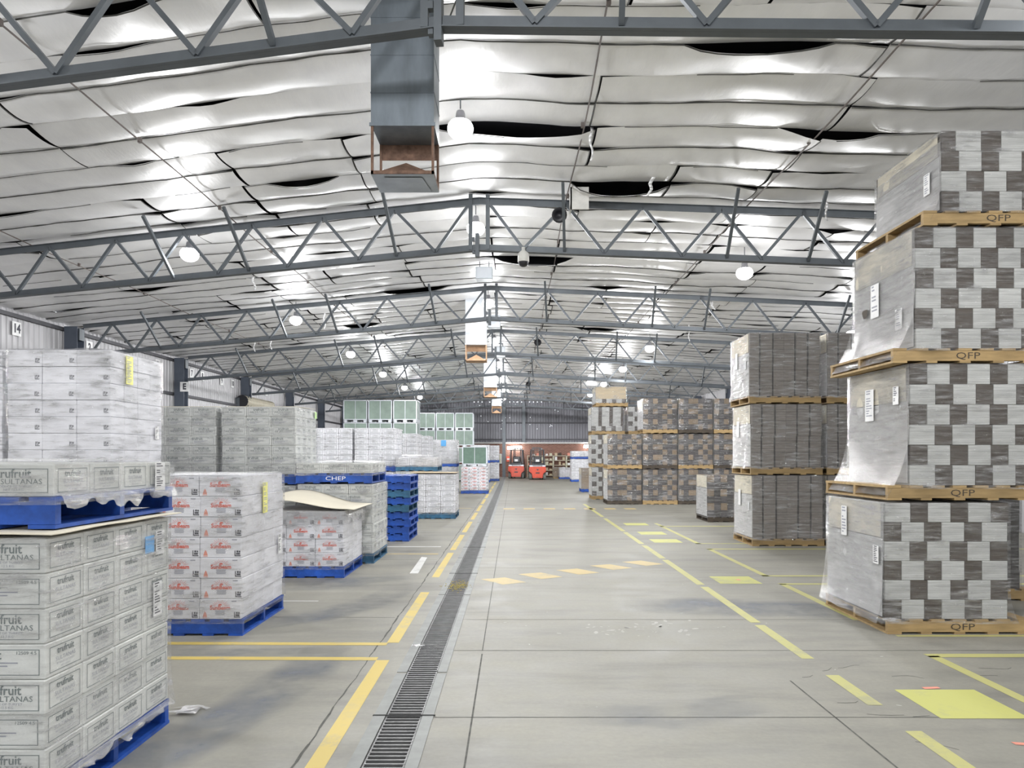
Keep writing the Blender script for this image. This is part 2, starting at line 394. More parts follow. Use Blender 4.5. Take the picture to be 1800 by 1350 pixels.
stain([(1.2, 8.0), (2.0, 7.8), (3.0, 7.6), (4.0, 7.5)], .5); stain([(.3, 4.6), (1.0, 4.5), (1.7, 4.7)], .25); stain([(-3.2, 9.0), (-2.2, 9.2), (-1.2, 9.3)], .5)
for i in range(70):
    rr0 = random.Random(300+i); b = MB(); 
    if i == 0: sb = MB()
    if i < 46: cx0, cy0, L0 = 1.05+rr0.gauss(.15, .32), 6.75+rr0.gauss(0, .16), rr0.uniform(.01, .045)
    else: cx0, cy0, L0 = rr0.uniform(-.2, 3.3), rr0.uniform(4.2, 9.5), rr0.uniform(.006, .018)
    blob(sb, cx0, cy0, rr0.uniform(0, 3), L0, L0*.45, i)
struct(sb.build('floor_scuff', mat('pale_scuffed_concrete', (.46, .45, .42), .7), floor))
# ---- drain
dr = empty('floor_drain', (0, 3, 0), 'long steel floor drain with slotted grates running down the aisle', 'drain')
b = MB(); b.box(DX0, -.6, -.16, DX0+.004, 50, 0); b.box(DX1-.004, -.6, -.16, DX1, 50, 0); b.box(DX0, -.6, -.165, DX1, 50, -.16)
b.build('channel', M_HOLE, dr)
b = MB()
for a, c in ((DX0-.075, DX0), (DX1, DX1+.07)):
    y = -.6
    while y < 50: b.box(a, y, -.002, c, min(y+2.96, 50), .004); y += 3
b.build('drain_frame', M_DFRAME, dr)
g = MB()
for k in range(60): g.box(DX0+.004, k*.05, -.03, DX1-.004, k*.05+.013, -.002)
for x in (DX0+.004, DX1-.014): g.box(x, 0, -.03, x+.01, 2.98, -.003)
gm = g.mesh('grate', M_GRATE)
for k in range(17): link('grate', gm, dr, (0, -.55+k*3, 0))
for y in (1.5, 6.9, 9.7): MB().box(DX0-.08, y-.008, .002, DX1+.08, y+.008, .006).build('cover_joint', M_HOLE, dr)
# ---- walls
def corr(name, length, z0, z1, pitch, depth, m):
    """trapezoid-ribbed sheet in local x-z"""
    b = MB(); n = int(length/pitch); x = 0; pr = []
    for i in range(n): pr += [(i*pitch, 0), (i*pitch+pitch*.72, 0), (i*pitch+pitch*.80, depth), (i*pitch+pitch*.92, depth)]
    pr.append((length, 0))
    for (xa, ya), (xb, yb) in zip(pr, pr[1:]): b.face([(xa, -ya, z0), (xb, -yb, z0), (xb, -yb, z1), (xa, -ya, z1)])
    return b.mesh(name, m)
wl = struct(link('wall_left', corr('wall_left', FAR-NEAR, 0, 5.35, .19, .03, M_WALLL), None, (-11.85, NEAR, 0), math.pi/2))
wr = struct(link('wall_right', corr('wall_right', FAR-22, 0, 5.45, .19, .03, M_WALLL), None, (10.85, FAR, 0), -math.pi/2))
struct(link('wall_right', corr('wall_right', 18.6-NEAR, 0, 5.45, .19, .03, M_WALLL), None, (10.85, 18.6, 0), -math.pi/2))
struct(link('wall_right', corr('wall_right', 3.4, 4.2, 5.45, .19, .03, M_WALLL), None, (10.85, 22.0, 0), -math.pi/2))
struct(MB().box(10.78, 18.5, 0, 10.95, 18.62, 4.3).box(10.78, 21.98, 0, 10.95, 22.1, 4.3).box(10.78, 18.5, 4.2, 10.95, 22.1, 4.32).build('trim_2', M_GIRT))
for wall, sgn in ((wl, 1),):
    for z in (1.4, 2.55, 3.73, 4.9):
        bb = MB().box(0, -.12, z, FAR-NEAR, -.03, z+.09); struct(bb.build('girt', M_GIRT, wall))
wf = struct(link('wall_far', corr('wall_far', 24, 2.62, 6.6, .2, .035, M_WALLF), None, (-12.5, FAR, 0)))
for z in (2.79, 4.05, 5.17): struct(MB().box(0, -.14, z, 24, -.04, z+.1).build('girt', M_GIRT, wf))
struct(MB().box(-12.5, FAR-.02, 0, 11.5, FAR+.2, 2.55).build('wall_brick', M_BRICK))
struct(MB().box(-12.5, FAR-.25, 2.52, 11.5, FAR, 2.62).build('trim_1', M_PLASTER))
hb = MB()
for k in range(26):
    x = (833+k*7.0-902)*.0428; z = 1.65+(800-706)*.0429
    if k % 5 != 3: hb.box(x-.03, FAR-.045, z-.03, x+.03, FAR-.04, z+.03)
for k in range(30):
    x, z = random.uniform(-3.4, 3.6), random.uniform(3.4, 6.0); hb.box(x-.02, FAR-.045, z-.02, x+.02, FAR-.04, z+.02)
o = struct(hb.build('daylight_hole', M_DAY, wf)); o.matrix_parent_inverse = Matrix.Translation((12.5, -FAR, 0))
# columns
for k in range(-1, 9):
    for x, side in ((-11.5, 'left'), (10.5, 'right')):
        y = truss_y(k)-SKEW*(x-RIDGE)
        if y > FAR-.3 or y < NEAR: continue
        z = 5.0
        c = MB().box(-.01, -.14, 0, .01, .14, z)
        f = .17
        c.box(-f, -.155, 0, f, -.14, z); c.box(-f, .14, 0, f, .155, z)
        r = empty('steel_column', (x, y, 0), f'blue-grey steel I-section column on the {side} wall under frame {k+2 if k>=0 else 1} counted from the camera', 'column', f'columns along the {side} wall')
        c.build('shaft', M_COLST, r); MB().box(-.22, -.2, 0, .22, .2, .02).build('base_plate', M_STEEL, r)
        MB().box(-.2, -.1, z-.35, -.17, .1, z-.05).box(.17, -.1, z-.35, .2, .1, z-.05).build('cleat', M_STEEL, r)
for x in (-.69, .8):
    r = empty('wind_post', (x, FAR-.40, 0 if x < 0 else 2.62), 'tall thin grey wind post on the far wall, ' + ('full height left of the forklifts' if x < 0 else 'only above the brick base'), 'post', 'posts on the far wall')
    h = 5.6 if x < 0 else 2.95
    MB().box(-.12, -.12, 0, -.09, .12, h).box(.09, -.12, 0, .12, .12, h).box(-.09, -.01, 0, .09, .01, h).build('shaft', M_STEEL, r)
    MB().box(-.18, -.15, 0, .18, .15, .02).build('base_plate', M_STEEL, r)
# ---- trusses
def zc(xr, top): return (4.12 if top else 3.37)-.07*abs(xr)+EYE
def node(xr, top): return Vector((xr, 0, zc(xr, top)))
XL, XR = EAVE_L-RIDGE+.45, EAVE_R-RIDGE-.4
def make_truss():
    root = empty('roof_truss', (0, 0, 0), '', 'roof truss', 'steel trusses carrying the roof')
    for s, X in ((-1, XL), (1, XR)):
        for top in (False, True):
            b = MB(); a = .055
            p, q = node(0.0, top), node(X, top)
            b.bar(p, q, .012, .105, up=(0, 0, 1)); b.bar(p+Vector((0, .03, .047 if top else -.047)), q+Vector((0, .03, .047 if top else -.047)), .07, .010)
            b.bar(p+Vector((0, -.02, .047 if top else -.047)), q+Vector((0, -.02, .047 if top else -.047)), .05, .010)
            b.build('top_chord' if top else 'bottom_chord', M_STEEL, root)
        tops = [.14]+[1.40+1.22*i for i in range(12)]; bots = [.72]+[2.01+1.22*i for i in range(12)]
        L = abs(X)
        seq = []
        for i in range(13): seq += [(tops[i], True), (bots[i], False)]
        seq = [(x, t) for x, t in seq if x <= L-.05]
        for (xa, ta), (xb, tb) in zip(seq, seq[1:]):
            MB().bar(node(s*xa, ta), node(s*xb, tb), .045, .05, up=(0, 1, 0)).build('diagonal', M_STEEL, root)
        MB().bar(node(s*.14, True)+Vector((0, 0, .12)), node(s*.14, False)-Vector((0, 0, .03)), .06, .06, up=(0, 1, 0)).build('ridge_post', M_STEEL, root)
        for x in ((.0,) if False else ()): pass
    for xr in (-8.6, -5.23, -3.9, -1.37, 1.38, 3.92, 5.15, 8.2):
        p = node(xr, False); q = Vector((xr, -.85, zc(xr, True)+.02))
        MB().bar(p, q, .045, .045, up=(1, 0, 0)).build('fly_brace', M_STEEL, root)
    MB().box(-.06, -.05, zc(0, 0)-.16, .0, .05, zc(0, 0)+.22).box(-.11, -.03, zc(0, 0)-.1, -.07, .03, zc(0, 0)-.04).box(-.11, -.03, zc(0, 0)+.1, -.07, .03, zc(0, 0)+.16).build('splice_plate', M_STEEL, root)
    return root
T_LAB = ['nearest steel roof truss crossing the very top of the picture', 'second steel truss from the camera, with the dome camera on its bottom chord',
 'third steel truss, its left end at the column past sign 14', 'fourth steel truss, crossing just above the second hanging duct outlet', 'fifth steel truss from the camera, above the green crates',
 'sixth steel truss from the camera, seen above the white cartons', 'seventh steel truss from the camera, small and low over the aisle', 'last steel truss, close before the far gable wall']
tr0 = make_truss()
for k in range(8):
    t = tr0 if k == 0 else copy_tree(tr0)
    t.location = (RIDGE, truss_y(k), 0); t.rotation_euler.z = -math.atan(SKEW); t['label'] = T_LAB[k]
# ---- ceiling: sagging foil blankets below a dark deck
HR = 4.36
def zroof(x): return roof_z(x, HR)
dk = MB()
xs = [-12.0, RIDGE, 10.95]
for (xa, xb) in zip(xs, xs[1:]): dk.face([(xa, NEAR-.5, zroof(xa)+.20), (xb, NEAR-.5, zroof(xb)+.20), (xb, FAR+.3, zroof(xb)+.20), (xa, FAR+.3, zroof(xa)+.20)])
STRIP = .60
XJ = [-10.3, -8.7, -7.1, -5.6, -4.1, -2.3, -.52, .95, 2.35, 3.75, 5.3, 7.0, 8.8]
TORN = [(8.95, -1.05, 1.0, .19), (11.0, .85, 2.35, .22), (14.9, -.4, 1.2, .20), (7.45, 1.7, 3.1, .12), (12.6, 6.2, 7.6, .15), (8.95, 3.3, 4.4, .10), (6.0, -4.0, -3.2, .10), (8.2, -3.7, -2.8, .09),
        (5.3, 2.2, 3.8, .14), (10.3, -3.6, -2.6, .10), (17.5, -3.2, -1.6, .12), (21.0, -5.1, -4.0, .13), (23.0, 2.0, 3.3, .12), (11.2, -8.4, -7.2, .10)]
def build_ceiling():
    rnd = random.Random(11); V, F = [], []; wires = MB(); ys = NEAR-.3-1.2
    n_s = int((FAR+1.5-ys)/STRIP); NU = 6
    for s in range(n_s):
        y0 = ys+s*STRIP
        big = s//2
        rj = random.Random(900+big)
        cuts = [EAVE_L-.1]+[x+rj.uniform(-.16, .16) for x in XJ if rj.random() < .55]+[EAVE_R+.15]
        amp = rnd.uniform(.03, .055)
        ph = rnd.uniform(0, 20)
        torn = [t for t in TORN if abs(t[0]-y0) < STRIP/2]
        small = [(rnd.uniform(-11, 9.5), rnd.uniform(.3, .9), rnd.uniform(.02, .05)) for _ in range(2 if s % 2 == 0 else 0)]
        rows_prev = None
        for a, c in zip(cuts, cuts[1:]):
            if c-a < .2: continue
            ga, gc = rj.uniform(.008, .03), rj.uniform(.004, .02); a2, c2 = a+ga, c-gc
            nx = max(2, int((c2-a2)/.16)); xsn = np.linspace(a2, c2, nx+1)
            dropc = rnd.uniform(-.01, .05)
            b0 = len(V)
            for u in range(NU+1):
                uu = u/NU
                for x in xsn:
                    yy = y0+STRIP*uu-SKEW*(x-RIDGE)
                    z = zroof(x)-.05-amp*4*uu*(1-uu)*(.75+.5*mnoise.noise(Vector((x*.7, s*.37, 1))))
                    z -= .035*(1+mnoise.noise(Vector((x*.55, yy*.35, 5))))*1.2+.016*mnoise.noise(Vector((x*2.2, yy*3, 9)))+.004*mnoise.noise(Vector((x*14, yy*2, 2)))
                    for ct in (a2, c2): z -= dropc*math.exp(-((x-ct)/.22)**2)*(1-uu)
                    f = (1-uu)**1.5
                    for (_, ta, tb, d) in torn:
                        if ta < x < tb: z -= d*math.sin(math.pi*(x-ta)/(tb-ta))**.6*f
                    for (cx, hw, d) in small:
                        if abs(x-cx) < hw: z -= d*math.cos(math.pi*.5*(x-cx)/hw)**2*f
                    z += .05*math.cos(0)*0
                    V.append((x, yy, z))
            n1 = nx+1
            for u in range(NU):
                for i in range(nx):
                    p = b0+u*n1+i; F.append((p, p+n1, p+n1+1, p+1))
            # lap line along the near edge of the strip
            solid = (s % 2 == 1)
            if y0 < 46:
                pts = [Vector(V[b0+i])+Vector((0, -.004, -.012+.010*mnoise.noise(Vector((xsn[i]*1.7, s, 3))))) for i in range(n1)]
                r = .011 if solid else .006
                if solid or rnd.random() < .8:
                    i0 = 0 if solid else rnd.randint(0, max(0, n1//3)); i1 = n1 if solid else rnd.randint(max(i0+2, n1*2//3), n1) if n1 > 4 else n1
                    if i1-i0 > 1: wires.tube(pts[i0:i1], [r*(.7+.6*abs(mnoise.noise(Vector((i*.5, s, 0))))) for i in range(i0, i1)], 4)
            if rj.random() < .5 and y0 < 40:
                # dark lap up the joint
                pts = [Vector(V[b0+u*n1+nx])+Vector((gc*.5, 0, -.002)) for u in range(NU+1)]
                wires.tube(pts, .008, 4)
    me = bpy.data.meshes.new('ceiling'); me.from_pydata(V, [], F); me.materials.append(M_FOIL)
    me.polygons.foreach_set('use_smooth', [True]*len(F)); me.update()
    c = struct(link('ceiling', me)); struct(wires.build('ceiling_lap_seam', M_WIRE, c)); struct(dk.build('roof_deck', M_DECK, c))
    return c
ceiling = build_ceiling()
# ---- cables running the length of the roof
for x, lab in ((-4.62, 'thin dark cable under the foil left of the ridge'), (.86, 'thin dark conduit under the foil just right of the ridge'), (3.66, 'thin dark cable under the foil right of the hanging speaker'), (-8.3, 'thin dark cable under the foil near the left eave')):
    b = MB(); pts = [(x+.02*math.sin(y*.9), y, zroof(x)-.19+.012*math.sin(y*1.3)) for y in np.arange(-4, 50, .6)]
    b.tube(pts, .010, 5)
    for y in np.arange(4, 46, 2.4): b.box(x-.02, y-.02, zroof(x)-.21, x+.02, y+.02, zroof(x)-.15)
    o = struct(b.build('overhead_cable', mat('cable_grey', (.13, .11, .10), .6), ceiling)); o['label'] = lab
# ---- hanging scraps of torn foil
def scrap(x, y, L, w0, tilt, lab):
    z = zroof(x)-.10; b = MB(); n = 6
    for i in range(n):
        f0, f1 = i/n, (i+1)/n
        p = lambda f, q: (x+q*w0*(1-.4*f)+tilt*f*L+.02*math.sin(f*9+x), y+.03*math.sin(f*6+x*3), z-L*f)
        b.face([p(f0, -1), p(f0, 1), p(f1, 1), p(f1, -1)])
    me = b.mesh('hanging_foil_strip', M_FOIL, True); o = link('hanging_foil_strip', me)
    mo = o.modifiers.new('t', 'SOLIDIFY'); mo.thickness = .003
    tag(o, lab, 'foil strip', 'torn foil strips hanging from the roof')
scrap(.98, 9.0, .42, .018, .04, 'long torn foil strip hanging near the ridge, above the wall of the biggest tear')
scrap(2.05, 10.4, .30, .03, -.25, 'torn foil strip slanting beside the open roof tear')
scrap(4.7, 10.7, .36, .02, .05, 'foil strip hanging at the right end of the second truss')
scrap(-2.3, 11.8, .25, .03, .3, 'crumpled foil strip hanging left of the dome camera')
scrap(-5.6, 15.3, .35, .03, .1, 'foil strip hanging left under the third bay')
scrap(-5.2, 19.6, .45, .02, 0, 'foil strip hanging over the far white cartons')
scrap(-8.2, 22.5, .45, .025, .05, 'left of the two foil strips hanging near sign 7')
scrap(-7.7, 22.6, .4, .025, .0, 'right of the two foil strips hanging near sign 7')
scrap(5.2, 21.0, .5, .02, 0, 'foil strip hanging above the high grey pallet loads')
scrap(4.8, 17.5, .3, .04, .5, 'crumpled foil strip beside the right hand lamp')
b = MB(); b.box(.88, 10.9, zroof(1)-.48, 1.16, 10.93, zroof(1)-.14); b.box(.88, 10.9, zroof(1)-.48, .90, 11.1, zroof(1)-.14)
tag(b.build('fallen_ceiling_panel', M_WHITE), 'white panel edge hanging down at the open roof tear', 'panel')
# ================================================================== LAMPS
def make_lamp():
    r = empty('high_bay_lamp', (0, 0, 0), '', 'lamp', 'high bay lamps under the roof')
    MB().lathe([(0, .19), (.045, .19), (.055, .16), (.06, .10), (.10, .07), (.112, .052), (.10, .04)], 20).build('lamp_housing', M_LAMPH, r, True)
    MB().tube([(0, 0, .22), (0, 0, .62)], .008, 6).tube([(0, 0, .58), (0, 0, .66)], .03, 8).build('hanging_rod', M_STEEL, r)
    MB().lathe([(math.sin(t)*.155, -.02-math.cos(t)*.125) for t in np.linspace(0, 2.25, 12)], 20).build('lens', M_LENS, r, True)
    return r
lamps = [(-.63, 8.5, 3.92, 'nearest ridge lamp, glaring just right of the big hanging duct'), (-.63, 12.0, 3.84, 'ridge lamp shining beside the ridge posts of the second truss'),
 (-.63, 17.9, 3.84, 'ridge lamp beside the third truss'), (-.63, 23.8, 3.84, 'ridge lamp just right of the second duct outlet'), (-.63, 29.8, 3.84, 'fifth ridge lamp, small, over the third duct'),
 (-.63, 35.8, 3.84, 'sixth ridge lamp, tiny, over the far aisle'), (-.63, 41.8, 3.84, 'seventh ridge lamp, tiny, near the last duct'), (-.63, 47.8, 3.84, 'last ridge lamp before the far wall'),
 (-5.53, 12.15, 3.45, 'large glaring lamp at the left end of the second truss'), (-5.53, 18.1, 3.45, 'left row lamp beneath the third truss'), (-5.53, 24.2, 3.45, 'left row lamp over the stacked grey cartons'),
 (-5.53, 30.2, 3.45, 'small left row lamp over the green crates'), (-5.53, 36.2, 3.45, 'small left row lamp behind the green crates'), (-5.53, 42.2, 3.45, 'smallest lamp of the left row'),
 (4.36, 13.4, 3.45, 'large glaring lamp on the right under the second truss'), (4.4, 22.9, 3.45, 'right row lamp left of the tall grey pallet loads'), (4.38, 28.4, 3.45, 'right row lamp above the checkered stack'),
 (4.38, 34.4, 3.45, 'small right row lamp far down the hall'), (4.38, 40.4, 3.45, 'smallest lamp of the right row'),
 (-.63, 2.2, 3.84, 'lamp over the camera position'), (-5.53, 5.6, 3.45, 'lamp above the front left cartons'), (4.38, 4.6, 3.45, 'lamp above the front right pallets'),
 (-.63, -3.2, 3.84, 'lamp by the open end'), (8.4, 17.6, 3.0, 'lamp behind the tall right hand stacks')]
lp = make_lamp()
for i, (x, y, h, lab) in enumerate(lamps):
    l = lp if i == 0 else copy_tree(lp)
    l.location = (x, y, EYE+h); l['label'] = lab
    la = bpy.data.lights.new('lamp_light', 'AREA'); la.shape = 'DISK'; la.size = .26; la.energy = LAMP_W; la.color = (1, .985, .96)
    lo = bpy.data.objects.new('lamp_light', la); COL.objects.link(lo); lo.parent = l; lo.location = (0, 0, -.155)
    lb = bpy.data.lights.new('ceiling_fill', 'POINT'); lb.shadow_soft_size = .16; lb.energy = UP_W*(1. if y < 20 else .62); lb.color = (.985, .99, 1); lb.use_nodes = True  # added fill light for the ceiling, softer falloff than the lamp itself
    nt = lb.node_tree; em = nt.nodes['Emission']; fo = nt.nodes.new('ShaderNodeLightFalloff'); fo.inputs['Strength'].default_value = 1.0
    nt.links.new(fo.outputs['Linear'], em.inputs['Strength'])
    lo = bpy.data.objects.new('ceiling_fill', lb); COL.objects.link(lo); lo.parent = l; lo.location = (0, 0, -.26)
# ================================================================== DUCTS, CAMERA, SPEAKERS
def duct(y, mb_, mo, lab):
    r = empty('hanging_air_duct', (-1.0, y, 0), lab, 'duct', 'air ducts hanging along the aisle')
    zb, zt = 2.99+EYE, zroof(-1.0)-.02; W2, D = .285, .45
    b = MB(); b.box(-W2, 0, zb, W2, D, zt)
    for z in (zb+.28, zb+.62, zb+.96): b.box(-W2-.004, -.004, z, W2+.004, D+.004, z+.008)
    b.box(-W2-.012, -.01, zb-.02, W2+.012, .0, zb+.01)
    b.build('duct_body', mb_, r)
    z0 = 2.54+EYE; b = MB(); t = .022
    for x in (-W2, W2-t):
        for yy in (0, D-t): b.box(x, yy, z0, x+t, yy+t, zb)
    b.box(-W2, 0, z0, W2, t, z0+.03); b.box(-W2, D-t, z0, W2, D, z0+.03); b.box(-W2, 0, z0, -W2+t, D, z0+.03); b.box(W2-t, 0, z0, W2, D, z0+.03)
    b.build('outlet_frame', mo, r)
    b = MB(); b.face([(-W2+t, D-.01, z0+.30), (W2-t, D-.01, z0+.30), (W2-t, D-.01, zb), (-W2+t, D-.01, zb)])
    b.build('back_panel', mo, r)
    b = MB()                                                     # pyramid deflector closing the bottom
    ap = (0, D/2, z0+.19); c = [(-W2, 0, z0), (W2, 0, z0), (W2, D, z0), (-W2, D, z0)]
    for i in range(4): b.face([c[i], c[(i+1) % 4], ap])
    b.build('deflector', [mo], r)
    b = MB(); b.face([(-W2, 0, z0-.004), (W2, 0, z0-.004), (W2, D, z0-.004), (-W2, D, z0-.004)]); b.face([(-W2*.6, .06, z0-.012), (W2*.6, .06, z0-.012), (W2*.78, D-.03, z0-.012), (-W2*.78, D-.03, z0-.012)])
    b.build('base_panel', M_GALV if mo is M_RUST else mo, r)
    return r
duct(6.42, M_GALVD, M_RUST, 'big weathered grey air duct with rusty outlet hanging at the top of the picture')
duct(19.1, M_GALVW, M_TIMB, 'second hanging air duct, pale with a tan outlet')  # far ducts: the lamp light on them is put into a paler steel
duct(31.1, M_GALVW, M_TIMB, 'third hanging air duct, small, pale with a tan outlet')
duct(42.9, M_GALVW, M_TIMB, 'farthest hanging air duct, in front of the far wall')
b = MB().tube([(-.70, 6.38, zroof(-.7)-.6), (-.62, 6.3, zroof(-.7)-.62), (-.45, 6.1, zroof(-.7)-.35), (-.4, 5.9, zroof(-.7)-.28), (-.3, 5.7, zroof(-.7)-.3)], .008, 6)
tag(b.build('looped_cable', M_WIRE), 'dark looped cable entering the side of the big duct', 'cable')
for (x, y, z, sx, sz, lab) in ((-.62, 15.2, 5.42, .36, .26, 'pale grey box hanging at the ridge before the third truss'), (-.55, 20.6, 5.35, .36, .36, 'darker grey box hanging at the ridge behind the third truss'), (-.5, 26.5, 5.3, .4, .4, 'small grey box at the ridge over the third duct')):
    r = empty('ridge_equipment_box', (x, y, z), lab, 'equipment box', 'boxes hanging at the ridge')
    MB().cbox(-sx/2, 0, 0, sx/2, .3, sz, .01).build('box_body', M_GALV, r); MB().box(-sx/2+.03, -.008, .03, sx/2-.03, 0, sz-.03).build('lid', M_GALVW, r)
    MB().tube([(-.1, .15, sz), (-.1, .15, zroof(x)-z-.05)], .01).tube([(.1, .15, sz), (.1, .15, zroof(x)-z-.05)], .01).build('hanging_rod', M_STEEL, r)
r = empty('dome_camera', (.165, 11.40, EYE+3.17), 'white dome security camera under the second truss', 'security camera')
MB().lathe([(0, .16), (.03, .16), (.03, .11), (.045, .10), (.085, .06), (.092, .0), (.092, -.07), (.085, -.075)], 20).build('camera_housing', M_WHITE, r, True)
MB().lathe([(.085, -.07), (.082, -.10), (.06, -.135), (.03, -.15), (0, -.153)], 20).build('lens_dome', M_BLACK, r, True)
def horn(x, y, z, lab, sc=1.):
    r = empty('horn_speaker', (x, y, z), lab, 'loudspeaker', 'horn speakers on the trusses')
    p = [(0, 0), (.03, .0), (.045, .03), (.06, .10), (.10, .17), (.12, .20), (.115, .21), (.05, .09), (.0, .08)]
    me = MB().lathe([(a*sc, b2*sc) for a, b2 in p], 16).mesh('horn', M_BLACK, True); o = link('horn', me, r); o.rotation_euler = (math.radians(115), 0, 0); o.location = (0, .1, 0)
    MB().tube([(0, .08, 0), (0, .22, 0)], .05*sc, 10).build('driver', M_BLACK, r)
    MB().bar((0, .15, 0), (.12, .15, .22), .02, .02).bar((0, .15, .02), (0, .15, .14), .05, .04).build('bracket', M_STEEL, r)
horn(.72, 11.15, EYE+3.82, 'black horn speaker hanging below the ridge of the second truss')
horn(.8, 23.2, EYE+3.75, 'black horn speaker beside the fourth truss')
horn(.75, 35.2, EYE+3.6, 'small black horn speaker far down the ridge')
# ---- number signs on the left wall
def sign(t, x, y, z, s, lab, rz=math.pi/2):
    r = empty('number_sign', (x, y, z), lab, 'sign', 'black on white signs along the left wall', rz)
    MB().box(-s/2, -.006, -s*.55, s/2, .0, s*.55).build('plate', M_PAPER, r)
    MB().put(text(t, s*.95, .85, bold=.012), (0, -.010, 0), (1, 0, 0), (0, 0, 1)).build('numerals', M_INKK, r)
for t, y in (('14', 16.9), ('2', 19.8), ('5', 23.6), ('7', 26.1), ('8', 27.0), ('9', 28.8), ('10', 29.9), ('11', 34.0), ('12', 37.0), ('13', 40.0)):
    sign(t, -11.80, y, EYE+3.0, .30, f'small white wall sign reading {t}')
sign('E', -11.30, 24.45, EYE+2.35, .30, 'white sign reading E on a left wall column', 0)
r = empty('roller_door', (-11.55, 32.0, 0), 'ribbed cream roller door drum high on the left wall', 'roller door')
b = MB(); n = 26
for k in range(n):
    a, c = 2*math.pi*k/n, 2*math.pi*(k+1)/n; R1 = .27 if k % 2 else .255
    b.face([(math.cos(a)*R1, -1.7, math.sin(a)*R1), (math.cos(c)*R1, -1.7, math.sin(c)*R1), (math.cos(c)*R1, 1.7, math.sin(c)*R1), (math.cos(a)*R1, 1.7, math.sin(a)*R1)])
o = b.build('drum', mat('cream_ribbed_sheet', (.52, .48, .38), .5), r); o.location.z = 3.95
b = MB(); b.tube([(0, -1.72, 3.95), (0, -1.70, 3.95)], .26, 20); b.tube([(0, 1.7, 3.95), (0, 1.72, 3.95)], .26, 20); b.build('drum_end', M_BLACK, r)
b = MB()
for k in range(46): b.box(-.22, -1.6, k*.08, -.20 if k % 2 else -.21, 1.6, (k+1)*.08)
b.build('curtain', MATS['cream_ribbed_sheet'], r); MB().box(-.26, -1.75, 0, -.1, -1.6, 4.1).box(-.26, 1.6, 0, -.1, 1.75, 4.1).build('guide_rail', M_STEEL, r)
# ================================================================== PALLETS AND LOADS
def pallet_boards(w, d, h):
    """list of (kind, box) in local coordinates; bearers run across the front"""
    L = []; nb = 7
    for i in range(nb):
        bw = .125; x = -w/2+i*(w-bw)/(nb-1); L.append(('deck_board', (x, -d/2, h-.022, x+bw, d/2, h)))
    for y in (-d/2+.004, -.022, d/2-.048): L.append(('bearer', (-w/2+.003, y, .020, w/2-.003, y+.044, h-.0225)))
    for i in range(5):
        bw = .13 if i in (0, 4) else .10; x = -w/2+i*(w-bw)/4; L.append(('base_board', (x, -d/2, 0, x+bw, d/2, .019)))
    return L
def pallet(parent, w, d, h, m, detail, z=0., stencil=None, sub=True, mark=None):
    if detail:
        if sub: P = link('pallet', None, parent); P.location.z = z
        else: P = parent
        for kind, bx in pallet_boards(w, d, h): MB().box(*bx).build(kind, m, P)
        if stencil:
            MB().put(text(stencil, .085, 1.5), (w*.02, -d/2+.002, h*.48), (1, 0, 0), (0, 0, 1)).build('stencil', mark or M_PINED, P)
        return P
    k = ('pal', w, d, h, m.name, stencil)
    if k not in _T:
        b = MB()
        for kind, bx in pallet_boards(w, d, h): b.box(*bx)
        if stencil: b.put(text(stencil, .085, 1.5), (w*.02, -d/2+.002, h*.48), (1, 0, 0), (0, 0, 1), 1)
        _T[k] = b.mesh('pallet', [m, mark or M_PINED])
    return link('pallet', _T[k], parent, (0, 0, z))
